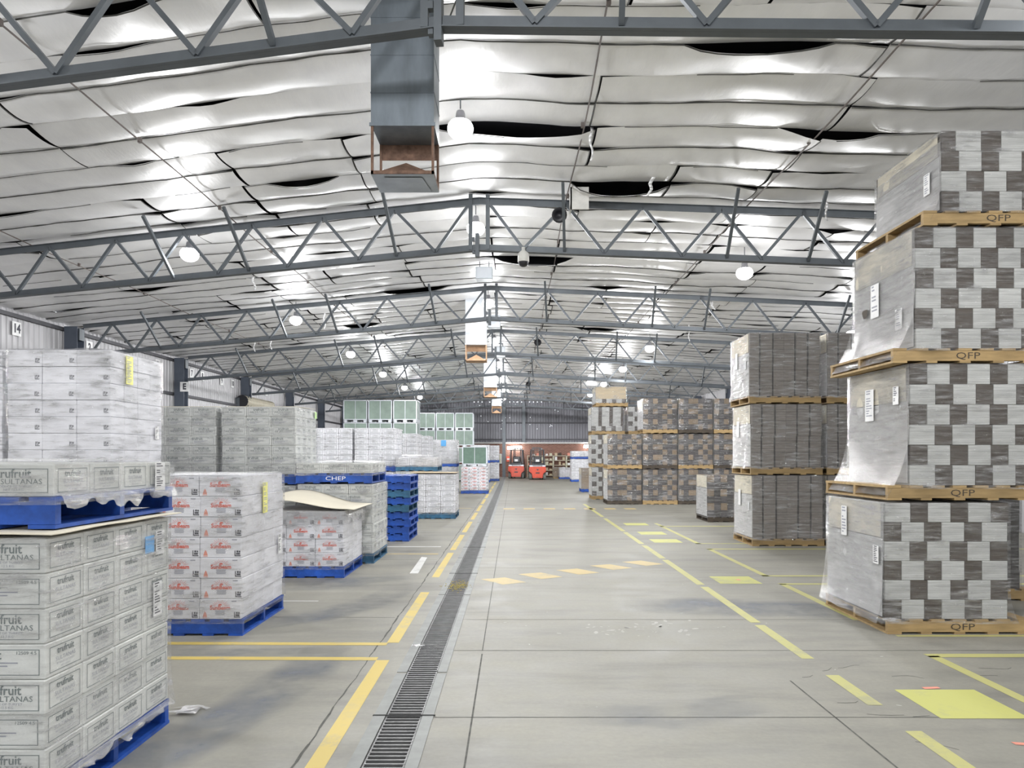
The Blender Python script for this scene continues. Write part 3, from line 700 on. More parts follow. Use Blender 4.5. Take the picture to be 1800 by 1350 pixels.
# ---- carton meshes
def carton_mesh(kind, w, d, h):
    k = ('carton', kind, w, d, h)
    if k in _T: return _T[k]
    g0 = .004 if kind == 'white' else .002; b = MB().cbox(-w/2+g0, -d/2+.0015, g0*.6, w/2-g0, d/2-.0015, h-g0*.6, .009 if kind == 'white' else .005)
    U, Vv = (1, 0, 0), (0, 0, 1); o = (0, -d/2+.0005, 0); E = .0008
    sU, so = (0, 1, 0), (w/2-.0005, 0, 0)
    def frame(o, u, x0, z0, x1, z1, t, m):
        for q in ((x0, z0, x1, z0+t), (x0, z1-t, x1, z1), (x0, z0+t, x0+t, z1-t), (x1-t, z0+t, x1, z1-t)): b.quad2(*q, o, u, Vv, m)
    if kind.startswith('grape'):
        mats = [M_GBOX, M_INK, M_INKB]; o = (0, -d/2-E, 0); so = (w/2+E, 0, 0)
        for oo, uu, W in ((o, U, w), (so, sU, d)):
            frame(oo, uu, -W/2+.028, .020, W/2-.028, h-.022, .0035, 1)
            s = W/.385
            if kind == 'grape_a' or W < .3:
                b.put(text('trufruit', .060*s, .95, bold=.0008), (Vector(oo)+Vector((0, 0, h*.70))), uu, Vv, 1)
                b.put(text('AIR SULTANAS' if W > .3 else 'SULTANAS', .036*s, 1.15), (Vector(oo)+Vector((0, 0, h*.46))), uu, Vv, 2 if W < .3 else 1)
                b.put(text('PRODUCE OF TURKEY', .016*s, 1.1), (Vector(oo)+Vector((0, 0, h*.32))), uu, Vv, 2); b.put(text('NET 12.5 KG', .016*s, 1.1), (Vector(oo)+Vector((0, 0, h*.22))), uu, Vv, 2)
            else:
                b.put(text('trufruit', .060*s, .95, bold=.0008), (Vector(oo)+Vector(uu)*(-W*.24)+Vector((0, 0, h*.70))), uu, Vv, 1)
                b.put(text('12509 4.5', .022*s, 1.1), (Vector(oo)+Vector(uu)*(W*.27)+Vector((0, 0, h*.76))), uu, Vv, 1)
                for q in range(3): b.quad2(-W/2+.05, h*(.28+q*.09), -W/2+.05+W*(.3+.12*q), h*(.28+q*.09)+.006, oo, uu, Vv, 2)
    elif kind == 'sun':
        mats = [M_WBOX, M_RED, M_RED2, M_INKB, M_INKK]; o = (0, -d/2-E, 0)
        b.put(text('SunBeam', .052, .98, bold=.0016), Vector(o)+Vector((.0, 0, h*.56)), U, Vv, 1)
        for q in range(11):
            a = math.pi*(.10+.8*q/10); r0, r1 = .040, .040+(.030 if q % 2 else .040); c = Vector(o)+Vector((0, 0, h*.60))
            e = Vector((math.cos(a)*1.15, 0, math.sin(a)*.85)); n = Vector((-math.sin(a), 0, math.cos(a)))*.0017
            b.face([c+e*r0-n, c+e*r0+n, c+e*r1+n*.5, c+e*r1-n*.5], 1)
        b.put(([(math.cos(t)*.018, math.sin(t)*.014) for t in np.linspace(0, math.pi, 9)], [tuple(range(9))]), Vector(o)+Vector((0, 0, h*.685)), U, Vv, 1)
        for q in range(4): b.quad2(-.045+.004*(q % 2), h*(.40-q*.06), .045-.004*(q % 2), h*(.40-q*.06)+.006, o, U, Vv, 3)
        b.put(([(-.020, 0), (.020, 0), (.012, .030), (0, .052), (-.012, .030)], [(0, 1, 2, 3, 4)]), Vector(o)+Vector((-w*.36, 0, .022)), U, Vv, 2)
        b.quad2(-w*.36-.02, .012, -w*.36+.02, .017, o, U, Vv, 2)
        b.quad2(w*.27, h*.86, w*.27+.045, h*.86+.010, o, U, Vv, 3)
        mark = Vector(o)+Vector((w*.33, 0, .016))
        for q in ((0, 0, .055, .009), (0, 0, .008, .052), (.014, .014, .050, .030), (.018, .034, .034, .052), (.038, .034, .052, .050)): b.quad2(*q, mark, U, Vv, 4)
    elif kind == 'plain':
        mats = [M_WBOX, M_INKK]; o = (0, -d/2-E, 0); mark = Vector(o)+Vector((w*.30, 0, .045))
        for q in ((0, 0, .050, .006), (0, 0, .006, .050), (.012, .012, .028, .018), (.012, .026, .020, .046), (.030, .014, .036, .046), (.040, .026, .048, .046), (.012, .046, .026, .050)): b.quad2(*q, mark, U, Vv, 1)
    elif kind == 'white':
        mats = [M_WBOX, M_INK]; o = (0, -d/2-E, 0)
        frame(o, U, -w/2+.05, h*.15, w/2-.05, h*.85, .006, 1); b.put(text('trufruit', .05, .95), Vector(o)+Vector((0, 0, h*.6)), U, Vv, 1); b.quad2(-.08, h*.3, .08, h*.3+.008, o, U, Vv, 1)
    _T[k] = b.mesh('carton', mats); return _T[k]
def wrap_mesh(w, d, z0, z1, flare=.0, nx=14, nz=14, seed=0, amp=.012, taper=0.):
    V, F = [], []; per = []
    for (a, c) in (((-1, -1), (1, -1)), ((1, -1), (1, 1)), ((1, 1), (-1, 1)), ((-1, 1), (-1, -1))):
        for i in range(nx): t = i/nx; per.append((a[0]+(c[0]-a[0])*t, a[1]+(c[1]-a[1])*t))
    n = len(per)
    for k in range(nz+1):
        f = k/nz; z = z0+(z1-z0)*f
        fl_ = flare*(1-min(1, f*4))**2
        for i, (px, py) in enumerate(per):
            corner = min(1., (2-abs(px)-abs(py))*6)
            a = .008+amp*(.5+.5*mnoise.noise(Vector((px*3+seed, py*3, z*5))))*(.3+.7*corner)+fl_
            V.append((px*(w/2)+math.copysign(a, px)*(abs(px) > .99)+.0*px, py*(d/2)+math.copysign(a, py)*(abs(py) > .99), z+.001*mnoise.noise(Vector((px*5, py*5, seed)))*(k == nz)))
    for k in range(nz):
        for i in range(n): j2 = (i+1) % n; F.append((k*n+i, k*n+j2, (k+1)*n+j2, (k+1)*n+i))
    top = nz*n; b1 = len(V)                     # film folds in over the top edge
    for i, (px, py) in enumerate(per):
        V.append((px*(w/2-.16), py*(d/2-.16), z1+.002+.002*mnoise.noise(Vector((px*6, py*6, seed+3)))))
    for i in range(n): j2 = (i+1) % n; F.append((top+i, top+j2, b1+j2, b1+i))
    me = bpy.data.meshes.new('stretch_wrap'); me.from_pydata(V, [], F); me.polygons.foreach_set('use_smooth', [True]*len(F)); me.update()
    return me
PW = 1.165
def place_label(parent, name, m, x, y, z, wd, ht, side, lines=3, ink=None):
    """a paper label stuck on the film: side 'F' front, 'R' right, 'L' left"""
    b = MB(); U = {'F': (1, 0, 0), 'R': (0, 1, 0), 'L': (0, -1, 0)}[side]; off = {'F': Vector((0, -1, 0)), 'R': Vector((1, 0, 0)), 'L': Vector((-1, 0, 0))}[side]
    o = Vector((x, y, z)); b.quad2(-wd/2, -ht/2, wd/2, ht/2, o, U, (0, 0, 1), 0); b.quad2(-wd/2, -ht/2, wd/2, ht/2, o-off*.002, U, (0, 0, 1), 0)
    rr = random.Random(int(abs(x*100+z*1000)))
    lines *= 3
    for i in range(lines):
        if i % 3 == 2 and rr.random() < .5: continue
        zz = ht/2-ht*(i+.8)/(lines+.8); b.quad2(-wd*.36, zz, -wd*.36+wd*rr.uniform(.25, .72), zz+ht*.42/lines, o+off*.001, U, (0, 0, 1), 1)
    return b.build(name, [m, ink or M_INKB], parent)
LOADS = []
def carton_load(x1, y0, zb, kind, label, group, layers=7, h=.188, side=1, near=True, wrap=True, rz=0., pm=None, film_m=None, ph=.15, skip_top=False, flare=.012, stencil=None, pal_detail=None, seed=None, cw=.385, cd=.2885):
    """x1: the edge on the aisle side (side=1: load lies to its left)"""
    nx, ny = 3, 4; w, d = nx*cw, ny*cd
    cx = x1-side*PW/2; cy = y0+PW/2
    r = empty('pallet_load', (cx, cy, zb), label, 'pallet load', group, rz)
    sd = seed if seed is not None else len(LOADS); rnd = random.Random(sd*13+5)
    pallet(r, PW, PW, ph, pm or M_BLUE, near if pal_detail is None else pal_detail, stencil=stencil, mark=M_PAPER)
    kinds = ('grape_a', 'grape_b') if kind == 'grape' else (kind, kind)
    far = y0 > 24
    for k in range(layers):
        sh = rnd.uniform(-.006, .006); sy = rnd.uniform(-.006, .006)
        for i in range(nx):
            for j2 in range(ny):
                vis = j2 == 0 or i == (nx-1 if side > 0 else 0) or (k == layers-1 and not far) or (i == (0 if side > 0 else nx-1) and not far)
                if not vis: continue
                kk = kinds[(k+i*0) % 2] if kind == 'grape' else kind
                me = carton_mesh(kk, cw, cd, h)
                loc = (-w/2+cw*(i+.5)+sh+rnd.uniform(-.002, .002), -d/2+cd*(j2+.5)+sy+rnd.uniform(-.002, .002), ph+k*h)
                link('carton', me, r, loc, rnd.uniform(-.008, .008))
    if wrap:
        me = wrap_mesh(w+.006, d+.006, ph-.035, ph+layers*h+.002, flare if near else 0, 14 if near else 5, 14 if near else 5, sd, .012 if near else .002)
        me.materials.append(film_m or M_FILM); link('stretch_wrap', me, r)
    LOADS.append(r); r['top'] = 0; del r['top']
    return r
def cover_sheet(name, cx, cy, z, w, d, m, lab, warp=.006, cat='cardboard sheet', group='cardboard sheets laid on the loads', rz=0., fn=None):
    V, F = [], []; n = 14
    for i in range(n+1):
        for j2 in range(n+1):
            u, v = i/n-.5, j2/n-.5; zz = warp*mnoise.noise(Vector((u*3+cx, v*3+cy, 2)))*1.5
            if fn: zz = fn(u, v)
            V.append((u*w, v*d, zz))
    for i in range(n):
        for j2 in range(n): p = i*(n+1)+j2; F.append((p, p+n+1, p+n+2, p+1))
    me = bpy.data.meshes.new(name); me.from_pydata(V, [], F); me.materials.append(m); me.polygons.foreach_set('use_smooth', [True]*len(F))
    o = link(name, me, None, (cx, cy, z), rz); mo = o.modifiers.new('s', 'SOLIDIFY'); mo.thickness = .006; mo.offset = 1
    return tag(o, lab, cat, group)
GL, GR = 'wrapped carton pallets left of the aisle', 'wrapped pallets of flat cartons right of the aisle'
# ---- front left
A = carton_load(-2.12, 3.22, 0, 'grape', 'grey sultana cartons on a pallet filling the bottom left corner', GL, 7, .160, flare=.02)
me = place_label(A, 'shipping_label', M_PAPER, .592, .42, .80, .10, .20, 'R', 4, M_INKK)
place_label(A, 'blue_label', M_LBLUE, .592, .33, 1.13, .10, .10, 'R', 0)
place_label(A, 'shipping_label', M_PAPER, .592, .45, 1.13, .10, .14, 'R', 3, M_INKK)
cover_sheet('cardboard_sheet', -2.70, 3.85, 1.288, 1.22, 1.26, M_KRAFTL, 'cardboard sheet between the two pallets at the bottom left', .006)
A2 = carton_load(-2.17, 3.37, 1.30, 'grape', 'blue pallet with a single layer of grey cartons, on the bottom left stack', GL, 1, .158, flare=.02)
place_label(A2, 'shipping_label', M_PAPER, .592, .40, .22, .12, .17, 'R', 4, M_INKK)
# loose film hanging over the pallet edge
def loose_film(parent, w, d, ztop, drop, seed, m=None, n=40, sides='FR'):
    V, F = [], []; path = []
    if 'F' in sides: path += [(-w/2+w*t, -d/2) for t in np.linspace(0, 1, n)]
    if 'R' in sides: path += [(w/2, -d/2+d*t) for t in np.linspace(0.02, 1, n)]
    if 'L' in sides: path = [(-w/2, d/2-d*t) for t in np.linspace(0, 1, n)]+path
    for k in range(6):
        f = k/5
        for i, (x, y) in enumerate(path):
            dd = drop*(.55+.9*mnoise.noise(Vector((i*.21, seed, 0))))
            ox = .012+.030*f*(1+1.3*mnoise.noise(Vector((i*.5, f*2, seed)))); sx = int(x > w/2-.001)-int(x < -w/2+.001 and y > -d/2+.001); sy = -int(y < -d/2+.001)
            V.append((x+sx*ox, y+sy*ox, ztop-dd*f))
    nn = len(path)
    for k in range(5):
        for i in range(nn-1): F.append((k*nn+i, k*nn+i+1, (k+1)*nn+i+1, (k+1)*nn+i))
    me = bpy.data.meshes.new('loose_film'); me.from_pydata(V, [], F); me.materials.append(m or M_FILMD); me.polygons.foreach_set('use_smooth', [True]*len(F))
    return link('loose_film', me, parent)
loose_film(A2, 1.16, 1.16, .16, .11, 3, sides='R'); loose_film(A, 1.16, 1.16, .16, .06, 8, sides='R')
def top_film(parent, w, d, z, seed, amp=.02, m=None):
    V, F = [], []; n = 16
    for i in range(n+1):
        for j2 in range(n+1):
            u, v = i/n-.5, j2/n-.5; V.append((u*w, v*d, z+amp*(1+mnoise.noise(Vector((u*5+seed, v*5, 1))))))
    for i in range(n):
        for j2 in range(n): p = i*(n+1)+j2; F.append((p, p+n+1, p+n+2, p+1))
    me = bpy.data.meshes.new('top_film'); me.from_pydata(V, [], F); me.materials.append(m or M_FILMD); me.polygons.foreach_set('use_smooth', [True]*len(F))
    return link('top_film', me, parent)
top_film(A2, 1.17, 1.17, .312, 2, .012)
B = carton_load(-2.47, 6.49, 0, 'sun', 'seven layers of white cartons with red sun logos on a bright blue pallet', GL, 7, .187)
place_label(B, 'yellow_note', M_NOTE, .595, -.02, 1.23, .13, .30, 'R', 6, M_INKB); place_label(B, 'shipping_label', M_PAPER, .595, .42, .72, .10, .20, 'R', 4, M_INKK); top_film(B, 1.17, 1.17, 1.462, 5, .010)
for k, (x1, lab1, lab2) in enumerate(((-4.5, 'tall stack of plain white cartons with a yellow note, top left', 'lower pallet of white cartons hidden under the noted white stack'),
                              (-5.72, 'plain white cartons cut by the left edge of the picture', 'lower pallet of white cartons at the left picture edge'))):
    carton_load(x1, 7.96, 0, 'plain', lab2, GL, 6, .20, near=False)
    W = carton_load(x1, 7.96, 1.37, 'plain', lab1, GL, 7, .187, pal_detail=False, flare=0.); top_film(W, 1.17, 1.17, 1.462, 7+k, .012)
    if k == 0: place_label(W, 'yellow_note', M_NOTE, .595, -.22, 1.27, .15, .33, 'R', 6, M_INKB); place_label(W, 'shipping_label', M_PAPER, .595, .42, .56, .09, .16, 'R', 4, M_INKK)
C = carton_load(-2.27, 9.55, 0, 'sun', 'low pallet of red logo cartons under a warped cardboard lid', GL, 4, .186)
cover_sheet('warped_cardboard_lid', -2.80, 10.13, .905, 1.34, 1.22, M_KRAFTL, 'large warped cardboard sheet lying on the low red logo cartons', fn=lambda u, v: .02+.20*max(0, math.cos((u+.28)*2.3))**2*(.6+.4*(.5+v))-.10*max(0, u-.42), group='cardboard sheets laid on the loads')
loose_film(C, 1.17, 1.17, .90, .30, 12, n=46); loose_film(C, 1.17, 1.17, .90, .22, 31, n=46)
D = carton_load(-2.12, 10.82, 0, 'grape', 'lower pallet of grey cartons behind the low lidded pallet', GL, 7, .151, pm=M_BLUED)
D2 = carton_load(-2.14, 10.80, 1.222, 'grape', 'blue pallet with one layer of grey cartons, beside the blue pallet stack', GL, 1, .155, stencil='CHEP')
top_film(D2, 1.17, 1.17, .31, 22, .02)
for (x1, la, lb) in ((-3.39, 'upper grey carton pallet with a green note, left of the single layer pallet', 'lower grey carton pallet under the green note one'), (-4.64, 'upper grey carton pallet right behind the tall white stack', 'lower grey carton pallet behind the red logo stack')):
    carton_load(x1, 11.1, 0, 'grape', lb, GL, 7, .1465, stencil='CHEP')
    E = carton_load(x1, 11.1, 1.197, 'grape', la, GL, 7, .151, stencil='CHEP')
    if x1 > -4: place_label(E, 'green_note', M_GREENN, .595, .48, 1.13, .12, .11, 'R', 0)
    cover_sheet('cardboard_sheet', x1-.58, 11.75, 1.19+.15+1.062, 1.1, 1.1, M_KRAFTL, 'pale curled cardboard sheet on the ' + ('green noted' if x1 > -4 else 'left') + ' upper grey cartons', fn=lambda u, v: .01+.05*max(0, math.sin((u+.3)*3.2))*(v+.5))
# empty pallet stack
def bare_pallet(x, y, z, m, lab, rz):
    r = empty('blue_pallet', (x, y, z), lab, 'pallet', 'empty blue pallets in one stack', rz)
    pallet(r, PW, PW, .139, m, True, sub=False); return r
ords = ['bottom', 'second from the bottom', 'third from the bottom', 'fourth from the bottom', 'middle, fifth from the bottom', 'sixth from the bottom', 'seventh from the bottom', 'second from the top', 'topmost']
rp = random.Random(4)
for k in range(9): bare_pallet(-1.98-PW/2+rp.uniform(-.015, .02), 13.6+PW/2+rp.uniform(-.02, .02), k*.1395, M_BLUED if k in (4, 6) else M_BLUE, f'empty blue pallet, {ords[k]} of the stack of nine', rp.uniform(-.015, .015))
H = carton_load(-1.49, 18.4, 0, 'white', 'white-wrapped sultana cartons with a brown sheet on top, past the blue pallets', GL, 7, .144, pm=M_BLUED)
cover_sheet('cardboard_sheet', -2.08, 18.98, 1.175, 1.2, 1.2, M_KRAFT, 'brown cardboard sheet on the cartons past the blue pallets', fn=lambda u, v: .01+.03*(.5-u)*math.cos(v*3))
carton_load(-2.08, 19.62, 0, 'grape', 'lower pallet hidden behind the brown sheeted cartons', GL, 7, .150, near=False)
L2 = carton_load(-2.08, 19.62, 1.21, 'white', 'dark blue pallet with a low heap of loosely wrapped white cartons', GL, 1, .23, pm=M_BLUED, near=False, film_m=M_FILMD); top_film(L2, 1.17, 1.17, .385, 4, .05)
for (x1, y0, la, lb) in ((-3.28, 19.9, 'upper white carton pallet left of the loosely wrapped heap', 'lower carton pallet left of the loosely wrapped heap'), (-4.5, 19.9, 'upper white carton pallet right behind the green noted stack', 'lower carton pallet behind the green noted stack'),
                     (-3.36, 25.0, 'upper white carton pallet below the right green crates', 'lower pallet behind the loosely wrapped heap'), (-3.27, 28.0, 'narrow glimpse of white cartons left of the blue labelled load', 'lower pallet left of the blue labelled load')):
    carton_load(x1, y0, 0, 'white', lb, GL, 7, .147, near=False); carton_load(x1, y0, 1.195, 'white', la, GL, 7, .152, near=False)
I1 = carton_load(-1.07, 30.4, 0, 'sun', 'red logo cartons carrying a dark green crate by the drain', GL, 7, .143, near=False)
carton_load(-2.45, 31.0, 0, 'white', 'lower pallet under the blue labelled white load', GL, 6, .165, near=False)
K = carton_load(-2.45, 31.0, 1.15, 'white', 'white wrapped load with a blue label, left of the dark green crate', GL, 6, .17, near=False, film_m=M_FILMD); place_label(K, 'blue_label', M_LBLUE, 0, -.60, 1.02, .22, .26, 'F', 0)
for (x1, y0, s1) in ((-.89, 45.3, 'farthest left stack, beside the far wall post'), (-1.42, 43.0, 'second farthest left stack, half hidden by the green crate')):
    carton_load(x1, y0, 0, 'white', 'lower white pallet of the '+s1, GL, 6, .17, near=False); carton_load(x1, y0, 1.187, 'white', 'upper white pallet of the '+s1, GL, 6, .155, near=False)
# ---- green bulk crates
def make_crate():
    r = empty('bulk_crate', (0, 0, 0), '', 'crate', 'green lined bulk crates')
    w, hh = 1.14, 1.06; z0 = .14
    b = MB()
    for s in (-1, 1):
        b.face([(s*.02, -w/2+.03, z0), (s*(w/2-.04), -w/2+.03, z0), (s*(w/2-.04), -w/2+.03, hh-.04), (s*.02, -w/2+.03, hh-.04)]) if False else None
    b.box(-w/2+.03, -w/2+.03, z0, w/2-.03, w/2-.03, hh-.03); b.build('liner', M_GREEN, r)
    b = MB(); t = .045
    for x in (-w/2, w/2-t):
        for y in (-w/2, w/2-t): b.box(x, y, .0, x+t, y+t, hh)
    for x in (-w/2, w/2-t): b.box(x, -w/2, hh-t, x+t, w/2, hh); b.box(x, -w/2, .11, x+t, w/2, .15)
    for y in (-w/2, w/2-t): b.box(-w/2, y, hh-t, w/2, y+t, hh); b.box(-w/2, y, .11, w/2, y+t, .15)
    b.box(-.012, -w/2+.005, .15, .012, -w/2+.03, hh-t); b.box(w/2-.03, -.012, .15, w/2-.005, .012, hh-t)
    b.build('crate_frame', M_GALVW, r)
    for x in (-w/2, -.09, w/2-.18): MB().box(x, -w/2, 0, x+.18, w/2, .10).build('foot', M_GALVW, r)
    return r
cr = make_crate(); first = True
names_c = ['left', 'middle', 'right']
for gi, (x1, y0, gl) in enumerate(((-4.6, 34.0, 'nearer'), (-2.48, 44.35, 'farther'))):
    for c in range(3):
        for k in range(4):
            o = cr if first else copy_tree(cr); first = False
            o.location = (x1-.57-(2-c)*1.19, y0+.57, k*1.075)
            o['label'] = f'green bulk crate in the {names_c[c]} column of the {gl} group, ' + ('at the bottom', 'second from the ground', 'third from the ground', 'at the top')[k]
o = copy_tree(cr); o.location = (-1.07-PW/2, 30.98, 1.168); o['label'] = 'single darker green crate standing on red logo cartons'; o.scale = (.93, .93, .80)
for ch in o.children:
    if ch.name.startswith('liner'): ch.data = ch.data.copy(); ch.data.materials[0] = mat('dark_green_liner', (.12, .20, .155), .5)
# ---- right side: pallets of flat cartons
def bundle_mesh(w, d, h, m, sidem=None):
    k = ('bun', round(w, 3), round(d, 3), round(h, 3), m.name)
    if k not in _T:
        b = MB().cbox(-w/2+.001, -d/2, .0005, w/2-.001, d/2, h-.0005, .003)
        _T[k] = b.mesh('carton_bundle', [m])
    return _T[k]
QW, QD, QH = 1.33, 1.30, .135
def bundle_load(x0, y0, zb, label, rows, pal, h_row, dep, w=QW, d=QD, ph=QH, lx=.0, near=True, film_m=None, group=GR, stencil='QFP', pm=None, sheet=True, rz=0., seed=None, flare=.02, top_rows=None, extra_w=0, topsheet=None, fold=None):
    """rows: list of rows, each a list of (width, material); x0 the aisle-side (left) edge of the pallet"""
    r = empty('pallet_load', (x0+w/2, y0+d/2, zb), label, 'pallet load', group, rz)
    sd = seed if seed is not None else len(LOADS)+100; rnd = random.Random(sd)
    pallet(r, w, d, ph, pm or M_PINE, near, stencil=stencil)
    z = ph; wmax = 0
    for row in reversed(rows):
        sh = rnd.uniform(-.006, .006); x = -w/2+lx+sh; tot = sum(q[0] for q in row); wmax = max(wmax, tot)
        for (bw, m) in row:
            link('carton_bundle', bundle_mesh(bw, dep, h_row, m), r, (x+bw/2, -d/2+dep/2+.02+rnd.uniform(-.004, .004), z)); x += bw
        z += h_row
    cx = -w/2+lx+wmax/2; cy = -d/2+dep/2+.02
    if sheet:
        b = MB().box(-w/2+lx-.012, cy-dep/2+.05, z-.30*(z-ph), -w/2+lx-.007, cy+dep/2-.05, z-.01); b.build('side_sheet', M_KRAFTL, r)
        b = MB().box(-w/2+lx-.012, cy-dep/2+.02, ph+.02, -w/2+lx-.009, cy+dep/2-.02, z-.31*(z-ph)); b.build('side_sheet', M_SL, r)
    if topsheet: MB().box(cx-wmax/2-.01, cy-dep/2-.01, z, cx+wmax/2+.01, cy+dep/2+.01, z+.012).build('top_sheet', topsheet, r)
    me = wrap_mesh(wmax+.01, dep+.01, ph-.03, z+.004, flare if near else 0, 16 if near else 5, 16 if near else 5, sd, .014 if near else .002)
    me.materials.append(film_m or M_FILMC); link('stretch_wrap', me, r, (cx, cy, 0))
    LOADS.append(r); return r, z, cx, cy, wmax
def checker(n, wA=.21, wB=.162, A_=None, B_=None, first=.235, cols=6):
    A_, B_ = A_ or M_SW, B_ or M_SB; rows = []
    for k in range(n):
        row = []
        for c in range(cols):
            white = (c+k) % 2 == 0; row.append((wA if white else wB, A_ if white else B_))
        if k % 2 == 0: row[0] = (first, A_)
        else: row[-1] = (first, row[-1][1])
        rows.append(row)
    return rows
GF = 'tall front right stack of flat cartons'
R11, z, cx, cy, wm = bundle_load(3.45, 6.55, 0, 'bottom pallet load of the checkered front right stack', checker(6), True, .179, 1.18, lx=-.02, flare=.05, group=GR)
def flare_sheet(parent, w, d, cx, cy, zt, zb, out, seed, m=None):
    """film pulled outwards from the load's left side down to the pallet edge"""
    V, F = [], []; n, k2 = 22, 12
    for k in range(k2+1):
        f = k/k2
        for i in range(n+1):
            t = i/n; y = cy-d/2-.01+(d+.02)*t; o = .016+out*max(0, (f-.45)/.55)**2.2+.010*mnoise.noise(Vector((t*7, f*5, seed)))
            V.append((cx-w/2-o, y+.03*f*(t-.5), zt+(zb-zt)*f+.012*mnoise.noise(Vector((t*9, seed, 1)))*f))
    for k in range(k2):
        for i in range(n): p = k*(n+1)+i; F.append((p, p+1, p+n+2, p+n+1))
    me = bpy.data.meshes.new('flared_film'); me.from_pydata(V, [], F); me.materials.append(m or M_FILMD); me.polygons.foreach_set('use_smooth', [True]*len(F))
    return link('flared_film', me, parent)
flare_sheet(R11, wm, 1.18, cx, cy, z, .10, .07, 1)
place_label(R11, 'shipping_label', M_PAPER, cx-wm/2-.035, cy-.50, .72, .10, .17, 'L', 3, M_INKK); place_label(R11, 'shipping_label', M_PAPER, cx-wm/2-.03, cy+.15, .98, .12, .3, 'L', 3)
rows2 = checker(6, cols=7)
R12, z, cx, cy, wm = bundle_load(3.45, 6.55, 1.235, 'second load from the floor in the checkered front right stack', [list(reversed(q)) if False else q for q in (lambda c: [c[1], c[0]]*3)(rows2)], True, .187, 1.18, lx=.215, flare=.05)
flare_sheet(R12, wm, 1.18, cx, cy, z, .04, .20, 2); place_label(R12, 'shipping_label', M_PAPER, cx-wm/2-.03, cy-.40, .98, .10, .17, 'L', 3, M_INKK); place_label(R12, 'shipping_label', M_PAPER, cx-wm/2-.03, cy+.1, .92, .17, .32, 'L', 4)
R13, z, cx, cy, wm = bundle_load(3.50, 6.55, 2.50, 'third load from the floor in the checkered front right stack', [rows2[1], rows2[0]]*3, True, .186, 1.18, lx=.22, flare=.05)
flare_sheet(R13, wm, 1.18, cx, cy, z, .03, .22, 3); place_label(R13, 'shipping_label', M_PAPER, cx-wm/2-.03, cy-.35, .45, .12, .2, 'L', 3); place_label(R13, 'shipping_label', M_PAPER, cx-wm/2-.03, cy+.1, .72, .16, .34, 'L', 3)
MB().put(([(math.cos(t)*.055*(1+.3*math.sin(3*t)), math.sin(t)*.06*(1+.25*math.cos(2*t))) for t in np.linspace(0, 6.0, 14)], [tuple(range(14))]), (cx-wm/2-.04, cy+.28, .62), (0, -1, 0), (0, 0, 1)).build('torn_hole', M_PINED, R13)
rows4 = [[(.13, M_SB), (.235, M_SW), (.19, M_SB), (.22, M_SW), (.19, M_SB)]]+[rows2[1], rows2[0], rows2[1]]
R14, z, cx, cy, wm = bundle_load(3.78, 6.55, 3.768, 'topmost load of the checkered front right stack, close to the roof', rows4, True, .186, 1.18, lx=.18, flare=.04)
flare_sheet(R14, wm, 1.18, cx, cy, z-.1, .05, .10, 4); place_label(R14, 'shipping_label', M_PAPER, cx-wm/2-.03, cy-.40, .45, .1, .2, 'L', 3)
bundle_load(4.55, 8.05, 0, 'dark load filling the black gap behind the front right stack', [[(.3, M_SG2)]*4]*5, False, .21, 1.15, near=False, film_m=M_FILMC)  # added load; its dark bundles stand in for the shaded gap
# grey-brown striped stack
def stripes(seed, n=8, W=1.27):
    rr = random.Random(seed); out = []
    for _ in range(2):
        row = []; k = 0
        while k < n: row.append((W/n-.012, M_SG)); row.append((.012, M_SG2)) if k % 2 == 1 else row.append((.012, M_SG)); k += 1
        out.append(row)
    return out
def stripes2(W=1.28):
    pat = [(.17, M_SG), (.03, M_SG2), (.21, M_SG), (.03, M_SG2), (.18, M_SG), (.19, M_SG), (.03, M_SG2), (.20, M_SG), (.03, M_SG2), (.20, M_SG)]  # narrow dark strips paint the shade in gaps between bundles
    return [pat, pat]
for c, x0 in enumerate((4.34, 5.70)):
    for k, (zb, hr) in enumerate(((0, .575), (1.294, .575), (2.59, .575))):
        Rr, z, cx, cy, wm = bundle_load(x0+(.0 if c else -.03*k), 12.9, zb, ('bottom', 'middle', 'top')[k]+' load of the '+('grey-brown striped stack right of the aisle' if c == 0 else 'second striped stack, cut by the front right stack'), stripes2(), True, hr, 1.08, w=1.31, d=1.12, ph=.13, stencil='Loscam' if False else None, group=GR, flare=.02, lx=.02)
        if c == 0: place_label(Rr, 'shipping_label', M_PAPER, cx-wm/2-.03, cy-.38, .72, .07, .16, 'L', 3); place_label(Rr, 'shipping_label', M_PAPER, cx-wm/2-.03, cy+.15, .85, .14, .3, 'L', 0)
def kraftcheck(n, seed, cols=7, W=1.13):
    rr = random.Random(seed); rows = []
    for k in range(n):
        row = []
        for c in range(cols):
            m = M_SK if (k % 2 == 0 and c in (0, 2, 3+2*(seed % 2))) or (k % 2 == 1 and c in (4, 6)) and rr.random() < .85 else (M_SV if (k+c) % 3 else M_SG2)
            row.append((W/cols, m))
        rows.append(row)
    return rows
bundle_load(4.79, 17.5, 0, 'short single load of brown flat cartons left of the striped stack', kraftcheck(6, 3), False, .172, 1.05, w=1.16, d=1.1, ph=.12, near=False, stencil=None, pm=M_PINED)
ck = ['first', 'second', 'third', 'fourth']
for c in range(4):
    for k in range(2 if c == 0 else 3):
        bundle_load(3.15+1.19*c, 23.8, k*1.19, f'{("bottom","middle","top")[k] if c else ("bottom","upper")[k]} glossy brown load in the {ck[c]} column of the far right row', kraftcheck(6, c*3+k), False, .172, 1.08, w=1.17, d=1.12, ph=.13, near=False, stencil=None, pm=M_PINED if (c+k) % 2 == 0 else M_PINE, lx=.02, film_m=M_FILMC)
big = checker(6, cols=6)
